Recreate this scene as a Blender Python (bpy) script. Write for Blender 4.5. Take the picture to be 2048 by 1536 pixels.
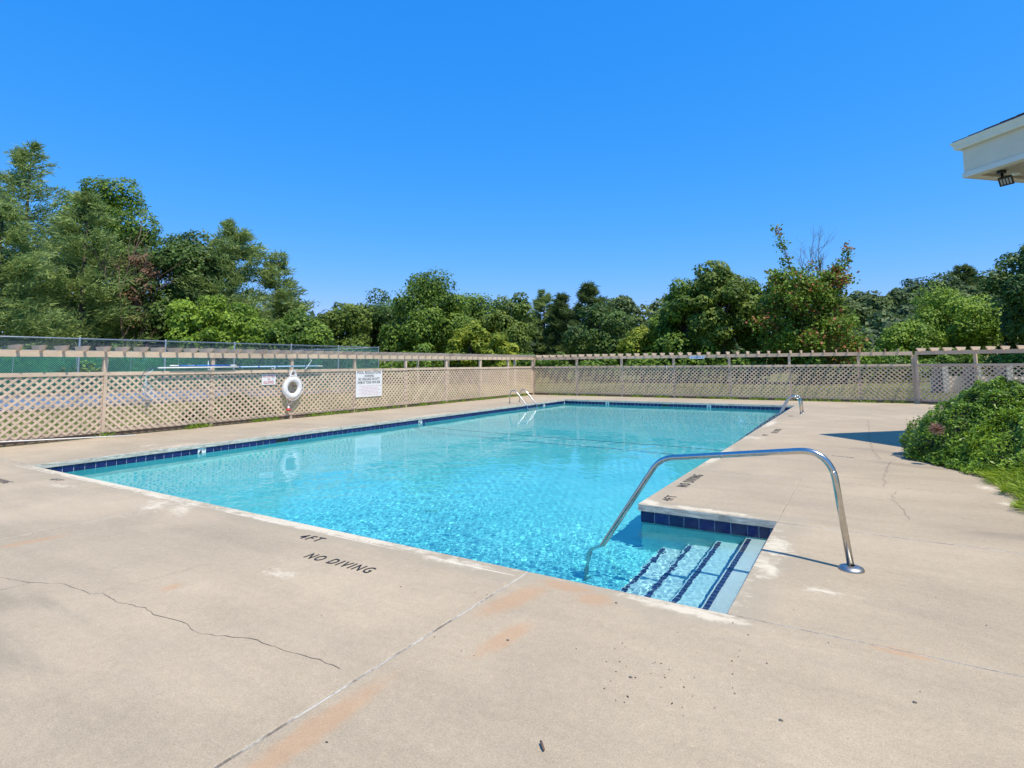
import bpy, bmesh, math, random
import numpy as np
from mathutils import Vector, Matrix

random.seed(7)
rng = np.random.default_rng(7)
sc = bpy.context.scene
for o in list(bpy.data.objects):
    bpy.data.objects.remove(o)
COL = sc.collection
R_ = math.radians

# ------------------------------------------------------------------ camera, sky, sun, exposure
cam = bpy.data.cameras.new('camera')
cam_o = bpy.data.objects.new('camera', cam)
COL.objects.link(cam_o)
cam.sensor_width = 36.0
cam.lens = 1131.616 / 2048 * 36.0
cam.shift_y = -(768 - 632.6) / 2048
cam.clip_start = 0.05
cam.clip_end = 2000
_r = Vector((0.8495615, 0.5274235, -0.0083511))
_u = Vector((0.0523526, -0.0685536, 0.9962729))
_f = Vector((-0.5248852, 0.8468323, 0.0858525))
M = Matrix((_r, _u, -_f)).transposed().to_4x4()
M.translation = Vector((11.9019, -3.9306, 1.6))
cam_o.matrix_world = M
sc.camera = cam_o

SUN_AZ, SUN_EL = R_(20), R_(64.5)
SUN = Vector((math.cos(SUN_AZ) * math.cos(SUN_EL), -math.sin(SUN_AZ) * math.cos(SUN_EL), math.sin(SUN_EL)))
world = bpy.data.worlds.new('World')
sc.world = world
world.use_nodes = True
wt = world.node_tree
sky = wt.nodes.new('ShaderNodeTexSky')
sky.sky_type = 'NISHITA'
sky.sun_disc = False
sky.sun_elevation = SUN_EL
sky.sun_rotation = R_(110)
sky.altitude = 300
sky.air_density = 1.0
sky.dust_density = 0.25
sky.ozone_density = 3.0
def _wm(op, a, b):
    n = wt.nodes.new('ShaderNodeMath')
    n.operation = op
    for k, v in enumerate((a, b)):
        if isinstance(v, (int, float)):
            n.inputs[k].default_value = v
        else:
            wt.links.new(v, n.inputs[k])
    return n.outputs[0]
sep = wt.nodes.new('ShaderNodeSeparateColor')
comb = wt.nodes.new('ShaderNodeCombineColor')
wt.links.new(sky.outputs[0], sep.inputs[0])
S_ = 0.13
gch = _wm('MULTIPLY', _wm('POWER', _wm('MULTIPLY', sep.outputs[1], S_ / .210), .60), .212 / S_)
rch = _wm('MINIMUM', _wm('MULTIPLY', _wm('POWER', _wm('MULTIPLY', sep.outputs[0], S_ / .122), 1.75), .021 / S_), _wm('MULTIPLY', gch, .6))
bch = _wm('MULTIPLY', _wm('POWER', _wm('MULTIPLY', sep.outputs[2], S_ / .399), .25), .69 / S_)
for k, c in enumerate((rch, gch, bch)):
    wt.links.new(c, comb.inputs[k])
wt.links.new(comb.outputs[0], wt.nodes['Background'].inputs[0])
wt.nodes['Background'].inputs[1].default_value = 0.13

sun_l = bpy.data.lights.new('sun', 'SUN')
sun_l.energy = 3.9
sun_l.angle = R_(0.53)
sun_l.color = (1.0, 0.94, 0.82)
sun_l.cycles.is_caustics_light = True
sun_o = bpy.data.objects.new('sun', sun_l)
COL.objects.link(sun_o)
sun_o.rotation_euler = SUN.to_track_quat('Z', 'Y').to_euler()
sun_o.location = (20, -10, 40)

sc.render.engine = 'CYCLES'
sc.cycles.use_denoising = True
sc.cycles.max_bounces = 8
sc.cycles.diffuse_bounces = 3
sc.cycles.glossy_bounces = 4
sc.cycles.transmission_bounces = 6
sc.cycles.transparent_max_bounces = 12
sc.cycles.sample_clamp_indirect = 8
sc.view_settings.view_transform = 'Standard'
sc.view_settings.look = 'None'
sc.view_settings.gamma = 1
sc.view_settings.use_curve_mapping = False
sc.view_settings.exposure = 0.45

# ------------------------------------------------------------------ helpers
class MB:
    """collects faces, builds one mesh"""
    def __init__(self):
        self.v, self.f = [], []
    def add(self, v, f):
        o = len(self.v)
        self.v += [tuple(p) for p in v]
        self.f += [tuple(i + o for i in q) for q in f]
    def box(self, a, b):
        (x0, y0, z0), (x1, y1, z1) = a, b
        self.add([(x0, y0, z0), (x1, y0, z0), (x1, y1, z0), (x0, y1, z0), (x0, y0, z1), (x1, y0, z1), (x1, y1, z1), (x0, y1, z1)],
                 [(3, 2, 1, 0), (4, 5, 6, 7), (0, 1, 5, 4), (1, 2, 6, 5), (2, 3, 7, 6), (3, 0, 4, 7)])
    def beam(self, p, q, w, h, up=(0, 0, 1)):
        p, q = Vector(p), Vector(q)
        d = (q - p).normalized()
        s = d.cross(Vector(up)).normalized()
        t = s.cross(d)
        v = [e + s * (a * w / 2) + t * (b * h / 2) for e in (p, q) for a, b in ((-1, -1), (1, -1), (1, 1), (-1, 1))]
        self.add(v, [(0, 1, 2, 3), (7, 6, 5, 4), (0, 4, 5, 1), (1, 5, 6, 2), (2, 6, 7, 3), (3, 7, 4, 0)])
    def prism(self, poly, ext):
        """poly: list of 3-D points, ext: extrusion vector"""
        n = len(poly)
        e = Vector(ext)
        v = [Vector(p) for p in poly] + [Vector(p) + e for p in poly]
        self.add(v, [tuple(range(n))[::-1], tuple(range(n, 2 * n))] + [(i, (i + 1) % n, n + (i + 1) % n, n + i) for i in range(n)])
    def tube(self, pts, r, n=8, cap=True, r1=None):
        pts = [Vector(p) for p in pts]
        k = len(pts)
        o = len(self.v)
        prev = None
        for i, p in enumerate(pts):
            d = (pts[min(i + 1, k - 1)] - pts[max(i - 1, 0)]).normalized()
            if prev is None:
                a = Vector((0, 0, 1)) if abs(d.z) < .9 else Vector((1, 0, 0))
                s = d.cross(a).normalized()
            else:
                s = (prev - d * prev.dot(d)).normalized()
            prev = s
            t = d.cross(s)
            rr = r if r1 is None else r + (r1 - r) * i / max(1, k - 1)
            for j in range(n):
                an = 2 * math.pi * j / n
                self.v.append(tuple(p + s * (rr * math.cos(an)) + t * (rr * math.sin(an))))
        for i in range(k - 1):
            for j in range(n):
                self.f.append((o + i * n + j, o + i * n + (j + 1) % n, o + (i + 1) * n + (j + 1) % n, o + (i + 1) * n + j))
        if cap:
            self.f.append(tuple(o + j for j in range(n))[::-1])
            self.f.append(tuple(o + (k - 1) * n + j for j in range(n)))
    def lathe(self, prof, c=(0, 0, 0), n=24):
        o = len(self.v)
        for r, z in prof:
            for j in range(n):
                a = 2 * math.pi * j / n
                self.v.append((c[0] + r * math.cos(a), c[1] + r * math.sin(a), c[2] + z))
        for i in range(len(prof) - 1):
            for j in range(n):
                self.f.append((o + i * n + j, o + i * n + (j + 1) % n, o + (i + 1) * n + (j + 1) % n, o + (i + 1) * n + j))
    def mesh(self, name, mat=None, smooth=False, off=(0, 0, 0)):
        m = bpy.data.meshes.new(name)
        ox, oy, oz = off
        m.from_pydata([(x - ox, y - oy, z - oz) for x, y, z in self.v], [], self.f)
        if smooth:
            m.polygons.foreach_set('use_smooth', [True] * len(m.polygons))
        if mat:
            m.materials.append(mat)
        m.update()
        return m

def obj(name, mesh, parent=None, loc=(0, 0, 0), kind=None):
    o = bpy.data.objects.new(name, mesh)
    COL.objects.link(o)
    if parent:
        o.parent = parent
    o.location = loc
    if kind:
        o['kind'] = kind
    return o

def tag(o, label, cat, group=None):
    o['label'] = label
    o['category'] = cat
    if group:
        o['group'] = group
    return o

def thing(name, label, cat, loc=(0, 0, 0), rz=0, group=None):
    o = obj(name, None, None, loc)
    o.rotation_euler = (0, 0, rz)
    return tag(o, label, cat, group)

def part(name, mb, mat, parent, smooth=False, kind=None, off=None):
    """mb given in world coordinates of an unrotated parent"""
    if off is None:
        off = tuple(parent.location)
    return obj(name, mb.mesh(name, mat, smooth, off), parent, kind=kind)

def fillet(pts, radii, n=7):
    pts = [Vector(p) for p in pts]
    out = [pts[0]]
    for i in range(1, len(pts) - 1):
        a, b, c = pts[i - 1], pts[i], pts[i + 1]
        r = radii[i - 1]
        p = b + (a - b).normalized() * r
        q = b + (c - b).normalized() * r
        for k in range(n + 1):
            t = k / n
            out.append(p * (1 - t) ** 2 + b * (2 * t * (1 - t)) + q * t * t)
    out.append(pts[-1])
    return out

def quick_mesh(name, V, quads, mat, tint=None, smooth=False):
    """fast quad mesh from numpy arrays"""
    m = bpy.data.meshes.new(name)
    n = len(quads)
    m.vertices.add(len(V))
    m.vertices.foreach_set('co', V.astype(np.float32).ravel())
    m.loops.add(n * 4)
    m.loops.foreach_set('vertex_index', quads.astype(np.int32).ravel())
    m.polygons.add(n)
    m.polygons.foreach_set('loop_start', np.arange(0, n * 4, 4, dtype=np.int32))
    if smooth:
        m.polygons.foreach_set('use_smooth', np.ones(n, dtype=bool))
    if tint is not None:
        a = m.attributes.new('tint', 'FLOAT', 'FACE')
        a.data.foreach_set('value', tint.astype(np.float32))
    m.materials.append(mat)
    m.update(calc_edges=True)
    m.validate()
    return m

# ------------------------------------------------------------------ materials
class NT:
    def __init__(self, name):
        self.m = bpy.data.materials.new(name)
        self.m.use_nodes = True
        self.t = self.m.node_tree
        self.b = self.t.nodes['Principled BSDF']
        self.out = self.t.nodes['Material Output']
    def n(self, typ, **kw):
        x = self.t.nodes.new(typ)
        for k, v in kw.items():
            setattr(x, k, v)
        return x
    def l(self, a, b):
        self.t.links.new(a, b)
    def val(self, x, sock):
        if isinstance(x, (int, float)):
            sock.default_value = x
        else:
            self.l(x, sock)
    def math(self, op, a, b=0.0, c=None, clamp=False):
        x = self.n('ShaderNodeMath', operation=op)
        x.use_clamp = clamp
        self.val(a, x.inputs[0])
        self.val(b, x.inputs[1])
        if c is not None:
            self.val(c, x.inputs[2])
        return x.outputs[0]
    def smooth(self, x, lo, hi, a=0.0, b=1.0):
        q = self.n('ShaderNodeMapRange', interpolation_type='SMOOTHSTEP')
        self.val(x, q.inputs[0])
        q.inputs[1].default_value = lo
        q.inputs[2].default_value = hi
        q.inputs[3].default_value = a
        q.inputs[4].default_value = b
        return q.outputs[0]
    def noise(self, vec, scale, detail=4, rough=.55, dist=0.0):
        x = self.n('ShaderNodeTexNoise')
        x.inputs['Scale'].default_value = scale
        x.inputs['Detail'].default_value = detail
        x.inputs['Roughness'].default_value = rough
        x.inputs['Distortion'].default_value = dist
        if vec is not None:
            self.l(vec, x.inputs['Vector'])
        return x.outputs[0]
    def mix(self, f, a, b, blend='MIX'):
        x = self.n('ShaderNodeMix', data_type='RGBA', blend_type=blend)
        self.val(f, x.inputs[0])
        for s, i in ((a, 6), (b, 7)):
            if isinstance(s, tuple):
                x.inputs[i].default_value = (*s, 1) if len(s) == 3 else s
            else:
                self.l(s, x.inputs[i])
        return x.outputs[2]
    def pos(self):
        return self.n('ShaderNodeNewGeometry').outputs['Position']
    def objco(self):
        return self.n('ShaderNodeTexCoord').outputs['Object']
    def mapping(self, vec, loc=(0, 0, 0), rot=(0, 0, 0), scale=(1, 1, 1)):
        x = self.n('ShaderNodeMapping')
        x.inputs['Location'].default_value = loc
        x.inputs['Rotation'].default_value = rot
        x.inputs['Scale'].default_value = scale
        self.l(vec, x.inputs[0])
        return x.outputs[0]
    def bump(self, h, strength=.3, dist=.01):
        x = self.n('ShaderNodeBump')
        x.inputs['Strength'].default_value = strength
        x.inputs['Distance'].default_value = dist
        self.l(h, x.inputs['Height'])
        self.l(x.outputs[0], self.b.inputs['Normal'])

def plain(name, col, rough=.5, metal=0.0, var=.12, scale=20, spec=.5):
    k = NT(name)
    n = k.noise(k.objco(), scale, 3)
    c = k.mix(k.smooth(n, .3, .7), tuple(x * (1 - var) for x in col), tuple(min(1, x * (1 + var)) for x in col))
    k.l(c, k.b.inputs['Base Color'])
    k.b.inputs['Roughness'].default_value = rough
    k.b.inputs['Metallic'].default_value = metal
    k.b.inputs['Specular IOR Level'].default_value = spec
    return k.m

def wood_mat(name, c0, c1, rough=.8):
    k = NT(name)
    oi = k.n('ShaderNodeObjectInfo').outputs['Random']
    p = k.pos()
    g = k.noise(k.mapping(p, scale=(3, 3, 40)), 3.0, 5, .6, .4)
    g2 = k.noise(p, 2.3, 3)
    c = k.mix(k.smooth(g, .3, .7), c0, c1)
    c = k.mix(k.math('MULTIPLY', k.smooth(g2, .45, .75), .35), c, tuple(x * .68 for x in c0))
    h = k.n('ShaderNodeHueSaturation')
    k.l(c, h.inputs['Color'])
    k.l(k.math('MULTIPLY_ADD', oi, .22, .89), h.inputs['Value'])
    k.l(h.outputs[0], k.b.inputs['Base Color'])
    k.b.inputs['Roughness'].default_value = rough
    k.b.inputs['Specular IOR Level'].default_value = .25
    k.bump(g, .25, .004)
    return k.m

def leaf_mat(name, dark, light, accent=None, trans=.22, rough=.55, spec=.25):
    k = NT(name)
    a = k.n('ShaderNodeAttribute', attribute_name='tint').outputs['Fac']
    c = k.mix(k.smooth(a, 0.0, .85), dark, light)
    if accent:
        c = k.mix(k.smooth(a, .9, .94), c, accent)
    k.l(c, k.b.inputs['Base Color'])
    k.b.inputs['Roughness'].default_value = rough
    k.b.inputs['Specular IOR Level'].default_value = spec
    tr = k.n('ShaderNodeBsdfTranslucent')
    k.l(k.mix(.5, c, tuple(min(1, x * 1.7) for x in light)), tr.inputs['Color'])
    mx = k.n('ShaderNodeMixShader')
    mx.inputs[0].default_value = trans
    k.l(k.b.outputs[0], mx.inputs[1])
    k.l(tr.outputs[0], mx.inputs[2])
    k.l(mx.outputs[0], k.out.inputs[0])
    return k.m

# pool geometry (metres; deck top is z = 0)
PW, PL, NX, NY = 9.604, 19.888, 11.065, 2.4915
ZT, ZW = -0.084, -0.184

def concrete_mat():
    k = NT('weathered_concrete')
    p = k.pos()
    xyz = k.n('ShaderNodeSeparateXYZ')
    k.l(p, xyz.inputs[0])
    X, Y = xyz.outputs[0], xyz.outputs[1]
    n_big = k.noise(p, .35, 4, .6)
    n_mid = k.noise(p, 1.7, 5, .6)
    n_str = k.noise(k.mapping(p, rot=(0, 0, .5), scale=(.6, 2.6, 1)), 1.3, 5, .6)
    n_hi = k.noise(p, 14, 4, .65)
    n_fine = k.noise(p, 110, 2, .7)
    n_grit = k.noise(p, 260, 1, .5)
    c = k.mix(k.smooth(n_big, .3, .7), (.350, .275, .182), (.425, .330, .218))
    c = k.mix(k.math('MULTIPLY', k.smooth(n_mid, .45, .75), .55), c, (0.349, 0.277, 0.185))
    c = k.mix(k.math('MULTIPLY', k.smooth(n_str, .55, .8), .45), c, (0.330, 0.268, 0.185))
    c = k.mix(k.math('MULTIPLY', k.smooth(n_hi, .55, .75), .35), c, (0.524, 0.400, 0.252))
    c = k.mix(k.math('MULTIPLY', k.smooth(n_fine, .52, .70), .55), c, (0.242, 0.180, 0.112))
    c = k.mix(k.math('MULTIPLY', k.smooth(n_grit, .60, .70), .5), c, (0.679, 0.581, 0.420))
    gr = k.noise(p, 85, 3, .8)
    gr2 = k.noise(p, 20, 4, .7)
    sh = k.math('ADD', k.math('MULTIPLY', k.math('SUBTRACT', gr, .5), .62), k.math('MULTIPLY', k.math('SUBTRACT', gr2, .5), .34))
    big2 = k.noise(p, .75, 5, .65, .5)
    strk = k.noise(k.mapping(p, rot=(0, 0, .25), scale=(.5, 3.2, 1)), .9, 6, .65, .4)
    sh = k.math('ADD', sh, k.math('ADD', k.math('MULTIPLY', k.math('SUBTRACT', big2, .5), .42), k.math('MULTIPLY', k.math('SUBTRACT', strk, .5), .34)))
    hv = k.n('ShaderNodeHueSaturation')
    k.l(c, hv.inputs['Color'])
    k.l(k.math('ADD', 1.05, sh), hv.inputs['Value'])
    c = hv.outputs[0]
    # distance outside the pool outline
    dx = k.math('MAXIMUM', k.math('MULTIPLY', X, -1), k.math('SUBTRACT', X, PW))
    dy = k.math('MAXIMUM', k.math('MULTIPLY', Y, -1), k.math('SUBTRACT', Y, PL))
    d1 = k.math('MAXIMUM', dx, dy)
    dx2 = k.math('MAXIMUM', k.math('MULTIPLY', X, -1), k.math('SUBTRACT', X, NX))
    dy2 = k.math('MAXIMUM', k.math('MULTIPLY', Y, -1), k.math('SUBTRACT', Y, NY))
    d = k.math('MINIMUM', d1, k.math('MAXIMUM', dx2, dy2))
    edge = k.smooth(d, 0.0, .22, 1.0, 0.0)

    def blobs(lst):
        acc = None
        for (x, y, rx, ry, rot) in lst:
            q = k.n('ShaderNodeVectorMath', operation='LENGTH')
            mp = k.n('ShaderNodeMapping', vector_type='TEXTURE')
            mp.inputs['Location'].default_value = (x, y, 0)
            mp.inputs['Rotation'].default_value = (0, 0, rot)
            mp.inputs['Scale'].default_value = (rx, ry, 1)
            k.l(p, mp.inputs[0])
            k.l(mp.outputs[0], q.inputs[0])
            f = k.math('SUBTRACT', 1.0, q.outputs[1], clamp=True)
            acc = f if acc is None else k.math('MAXIMUM', acc, f)
        return acc
    wn = k.noise(p, 7.5, 9, .78, .9)
    wn2 = k.noise(k.mapping(p, rot=(0, 0, .3), scale=(1, 5, 1)), 5.0, 9, .8, .5)
    # grey water film along the coping
    c = k.mix(k.math('MULTIPLY', k.smooth(k.math('ADD', k.smooth(d, 0, .5, .6, 0), k.math('SUBTRACT', n_mid, .5)), .15, .5), .5), c, (0.359, 0.295, 0.206))
    white = blobs([(2.45, -.45, .55, .22, .15), (4.75, -.35, .75, .33, -.6), (4.3, -.12, .9, .14, 0), (9.85, 9.3, .35, .5, 0), (9.75, 12.5, .2, 1.6, 0),
                   (9.72, 6.5, .2, 1.6, 0), (9.7, 2.62, .32, .2, 0), (11.22, 1.6, .22, .5, 0), (11.2, 1.0, .16, .4, .2), (9.0, -.14, .6, .12, 0), (6.6, -.10, 1.7, .1, 0),
                   (10.9, -.1, .8, .12, 0), (13.1, 5.5, .28, .4, .3), (13.2, 4.5, .22, .3, .3), (7.95, -1.02, .3, .16, .2), (11.6, .72, .3, .16, 0), (-.25, 2.5, .25, 1.2, 0),
                   (-.3, 6.0, .22, 1.4, 0), (-.8, 2.2, .3, .5, .4), (2.6, -.06, 3.2, .13, 0), (7.2, -.06, 2.2, .13, 0), (5.2, -.3, .8, .3, -.5), (-.2, 10.5, .2, 2.5, 0), (10.35, 2.6, .8, .12, 0)])
    wm = k.math('ADD', k.math('MULTIPLY', white, .78), k.math('MULTIPLY', edge, .42))
    wm = k.math('ADD', wm, k.math('MULTIPLY', k.math('SUBTRACT', wn, .5), 1.9))
    wm = k.math('ADD', wm, k.math('MULTIPLY', k.math('SUBTRACT', wn2, .5), 1.5))
    wm = k.smooth(wm, .36, .95)
    c = k.mix(k.math('MULTIPLY', wm, .74), c, (0.698, 0.603, 0.441))
    # pale hairline parallel to the near pool edge
    hl = k.math('MULTIPLY', k.smooth(k.math('ABSOLUTE', k.math('ADD', Y, k.math('MULTIPLY_ADD', n_mid, .03, .115))), .003, .010, 1.0, 0.0), k.math('LESS_THAN', X, 9.55))
    c = k.mix(k.math('MULTIPLY', hl, k.smooth(n_mid, .42, .55, 0, .8)), c, (.72, .63, .50))
    # small random flecks
    fl = k.smooth(k.noise(p, 3.1, 8, .85), .70, .76)
    c = k.mix(k.math('MULTIPLY', fl, .5), c, (0.737, 0.642, 0.476))
    orange = blobs([(9.75, -2.15, .13, .75, .05), (9.78, -.5, .16, .55, -.2), (9.98, -.12, .35, .13, 0), (10.25, -.22, .2, .16, .2), (10.02, -1.0, .12, .4, -.1),
                    (5.22, -1.7, .1, .42, -.15), (12.0, -.02, .25, .08, 0), (7.5, -1.6, .1, .12, 0)])
    om = k.smooth(k.math('ADD', orange, k.math('MULTIPLY', k.math('SUBTRACT', wn, .5), 1.0)), .12, .72)
    c = k.mix(k.math('MULTIPLY', om, .42), c, (0.485, 0.251, 0.115))
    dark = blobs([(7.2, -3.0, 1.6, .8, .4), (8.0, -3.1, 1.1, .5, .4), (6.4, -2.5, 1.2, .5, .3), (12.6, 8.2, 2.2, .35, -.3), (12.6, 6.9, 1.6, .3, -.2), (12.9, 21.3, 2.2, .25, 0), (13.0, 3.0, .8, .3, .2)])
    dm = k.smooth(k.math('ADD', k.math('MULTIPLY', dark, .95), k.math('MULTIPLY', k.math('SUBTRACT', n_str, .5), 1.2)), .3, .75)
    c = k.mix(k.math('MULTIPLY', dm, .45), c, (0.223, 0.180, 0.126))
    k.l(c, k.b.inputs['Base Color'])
    k.b.inputs['Roughness'].default_value = .86
    k.b.inputs['Specular IOR Level'].default_value = .25
    k.bump(k.math('ADD', n_fine, k.math('MULTIPLY', n_hi, 2)), .28, .006)
    return k.m

def coping_face_mat():
    k = NT('coping_edge')
    p = k.pos()
    n = k.noise(k.mapping(p, scale=(1, 1, 7)), 6, 6, .7, .8)
    n2 = k.noise(p, 2.2, 4, .6)
    c = k.mix(k.smooth(n, .35, .62), (.35, .31, .24), (.66, .59, .48))
    c = k.mix(k.math('MULTIPLY', k.smooth(n2, .5, .7), .6), c, (.27, .245, .21))
    k.l(c, k.b.inputs['Base Color'])
    k.b.inputs['Roughness'].default_value = .85
    k.bump(n, .5, .01)
    return k.m

def ground_mat():
    k = NT('lawn')
    p = k.pos()
    n1 = k.noise(p, .25, 5, .6)
    n2 = k.noise(p, 3, 5, .7)
    n3 = k.noise(p, 40, 3, .7)
    c = k.mix(k.smooth(n1, .35, .65), (.16, .19, .05), (.27, .24, .09))
    c = k.mix(k.math('MULTIPLY', k.smooth(n2, .4, .7), .6), c, (.11, .15, .035))
    c = k.mix(k.math('MULTIPLY', k.smooth(n3, .45, .65), .6), c, (.08, .10, .025))
    k.l(c, k.b.inputs['Base Color'])
    k.b.inputs['Roughness'].default_value = .95
    k.b.inputs['Specular IOR Level'].default_value = .1
    k.bump(n3, .6, .05)
    return k.m

def tile_mat(name, c0, c1):
    k = NT(name)
    oi = k.n('ShaderNodeObjectInfo').outputs['Random']
    p = k.pos()
    n = k.noise(k.mapping(p, scale=(8, 8, 60)), 2.5, 4, .6)
    c = k.mix(k.smooth(n, .35, .7), c0, c1)
    h = k.n('ShaderNodeHueSaturation')
    k.l(c, h.inputs['Color'])
    k.l(k.math('MULTIPLY_ADD', oi, .4, .8), h.inputs['Value'])
    k.l(h.outputs[0], k.b.inputs['Base Color'])
    k.b.inputs['Roughness'].default_value = .18
    return k.m

def plaster_mat(name, c0, c1):
    k = NT(name)
    p = k.pos()
    n = k.noise(p, 1.1, 5, .6)
    n2 = k.noise(p, 9, 4, .6)
    c = k.mix(k.smooth(n, .35, .65), c0, c1)
    c = k.mix(k.math('MULTIPLY', k.smooth(n2, .5, .75), .25), c, tuple(x * .85 for x in c0))
    k.l(c, k.b.inputs['Base Color'])
    k.b.inputs['Roughness'].default_value = .7
    return k.m

def water_mat():
    k = NT('pool_water')
    t = k.t
    gl = k.n('ShaderNodeBsdfRefraction')
    gl.inputs['Color'].default_value = (.80, .965, .99, 1)
    gl.inputs['IOR'].default_value = 1.33
    gl.inputs['Roughness'].default_value = 0
    gs = k.n('ShaderNodeBsdfGlossy')
    gs.inputs['Roughness'].default_value = 0
    fr = k.n('ShaderNodeFresnel')
    fr.inputs[0].default_value = 1.21
    mx = k.n('ShaderNodeMixShader')
    k.l(fr.outputs[0], mx.inputs[0])
    k.l(gl.outputs[0], mx.inputs[1])
    k.l(gs.outputs[0], mx.inputs[2])
    k.l(mx.outputs[0], k.out.inputs[0])
    t.nodes.remove(k.b)
    return k.m

def shingle_mat():
    k = NT('roof_shingle')
    p = k.pos()
    n = k.noise(p, 30, 3)
    oi = k.n('ShaderNodeObjectInfo').outputs['Random']
    c = k.mix(k.smooth(n, .3, .7), (.055, .035, .028), (.16, .10, .08))
    k.l(c, k.b.inputs['Base Color'])
    k.b.inputs['Roughness'].default_value = .9
    k.bump(n, .5, .01)
    return k.m

M_CONC = concrete_mat()
M_COPE = coping_face_mat()
M_LAWN = ground_mat()
M_TILE = tile_mat('navy_tile', (.008, .012, .075), (.022, .03, .14))
M_NOSE = tile_mat('nosing_tile', (.018, .022, .085), (.045, .05, .13))
M_GROUT = plain('grout', (.50, .58, .64), .8)
M_PLAST = plaster_mat('aqua_depth_plaster', (.155, .64, .645), (.21, .71, .70))  # aqua finish, with the water's light absorption put into its colour
M_STEP = plaster_mat('step_plaster', (.73, .68, .61), (.81, .76, .68))
M_STEP2 = plaster_mat('depth_tint_step', (.50, .68, .66), (.60, .76, .72))  # lower steps: bluing through deeper water painted into the plaster
M_WATER = water_mat()
M_WOOD = wood_mat('fence_wood', (.56, .415, .29), (.71, .55, .395))
M_WOODSHADE = wood_mat('shaded_board', (.22, .14, .085), (.34, .22, .14))  # bottom board: shade under the lattice teeth put into the wood colour
M_STEEL = plain('stainless_steel', (.56, .54, .50), .22, 1.0, .06, 30)
M_WHITE = plain('white_plastic', (.80, .78, .73), .35, 0, .04)
M_ROPE = plain('white_rope', (.78, .76, .72), .8, 0, .1, 60)
M_RED = plain('red_plastic', (.62, .05, .04), .4)
M_REDINK = plain('red_paint', (.50, .06, .08), .6)
M_BLACK = plain('black_paint', (.022, .021, .021), .7, 0, .3, 30)
M_FADED = plain('faded_paint', (.13, .115, .10), .8, 0, .5, 40)
M_INK = plain('sign_ink', (.03, .035, .05), .6)
M_BLUE = plain('blue_plastic', (.03, .16, .52), .35)
M_LBLUE = plain('light_blue_pole', (.42, .62, .80), .35)
M_GALV = plain('galvanised_steel', (.42, .45, .47), .45, .7, .12, 15)
M_TRIM = plain('white_trim', (.76, .70, .58), .5, 0, .03, 4)
M_STUCCO = plain('pale_stucco', (.76, .64, .48), .85, 0, .025, 3)
M_SOFFIT = plain('soffit', (.52, .42, .30), .8, 0, .05, 6)
M_SHING = shingle_mat()
M_DARK = plain('dark_housing', (.012, .012, .014), .35, 0, .1, 20)
M_LENS = plain('lamp_lens', (.40, .39, .36), .25, 0, .04)
M_BARK = plain('bark', (.085, .065, .05), .95, 0, .4, 8)
M_TWIG = plain('dead_twig', (.17, .10, .07), .9, 0, .3, 8)
M_GTWIG = plain('grey_twig', (.13, .12, .115), .9, 0, .3, 8)
M_CRACK = plain('crack_dirt', (.17, .135, .10), .95, 0, .5, 25)
M_FILL = None
def filler_mat():
    k = NT('joint_filler')
    p = k.pos()
    n = k.noise(p, 2.2, 5, .7)
    n2 = k.noise(p, 40, 3, .6)
    c = k.mix(k.smooth(n, .42, .58), (.16, .12, .085), (.52, .455, .36))
    c = k.mix(k.smooth(n2, .5, .7), c, (.34, .29, .23))
    k.l(c, k.b.inputs['Base Color'])
    k.b.inputs['Roughness'].default_value = .95
    return k.m
M_FILL = filler_mat()
M_DIRT = plain('soil', (.06, .042, .03), .95, 0, .3, 6)

# ------------------------------------------------------------------ ground
def sheet_with_hole(xs, ys, hole, zf):
    xs, ys = sorted(set(xs)), sorted(set(ys))
    V = np.array([(x, y, zf(x, y)) for y in ys for x in xs])
    nx = len(xs)
    F = []
    for j in range(len(ys) - 1):
        for i in range(nx - 1):
            cx, cy = (xs[i] + xs[i + 1]) / 2, (ys[j] + ys[j + 1]) / 2
            if any(a < cx < b and c < cy < d for a, b, c, d in hole):
                continue
            F.append((j * nx + i, j * nx + i + 1, (j + 1) * nx + i + 1, (j + 1) * nx + i))
    return V, np.array(F)

def hill(x, y):
    def s(a, lo, hi):
        t = min(1, max(0, (a - lo) / (hi - lo)))
        return t * t * (3 - 2 * t)
    h = -.07 + 9.5 * s(y, 75, 165) * s(x - (y - 120) * .08, -10, 32)
    h += 4.0 * s(y, 80, 130) * s(-x, -20, 10)
    return h
xs = list(np.linspace(-420, 420, 61)) + list(np.linspace(-80, 80, 41)) + [-3.30, 22.0]
ys = list(np.linspace(-200, 600, 61)) + list(np.linspace(20, 180, 41)) + [-14.0, 22.70]
V, F = sheet_with_hole(xs, ys, [(-3.30, 22.0, -14.0, 22.70)], hill)
obj('ground', quick_mesh('ground', V, F, M_LAWN, smooth=True), kind='structure')

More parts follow.
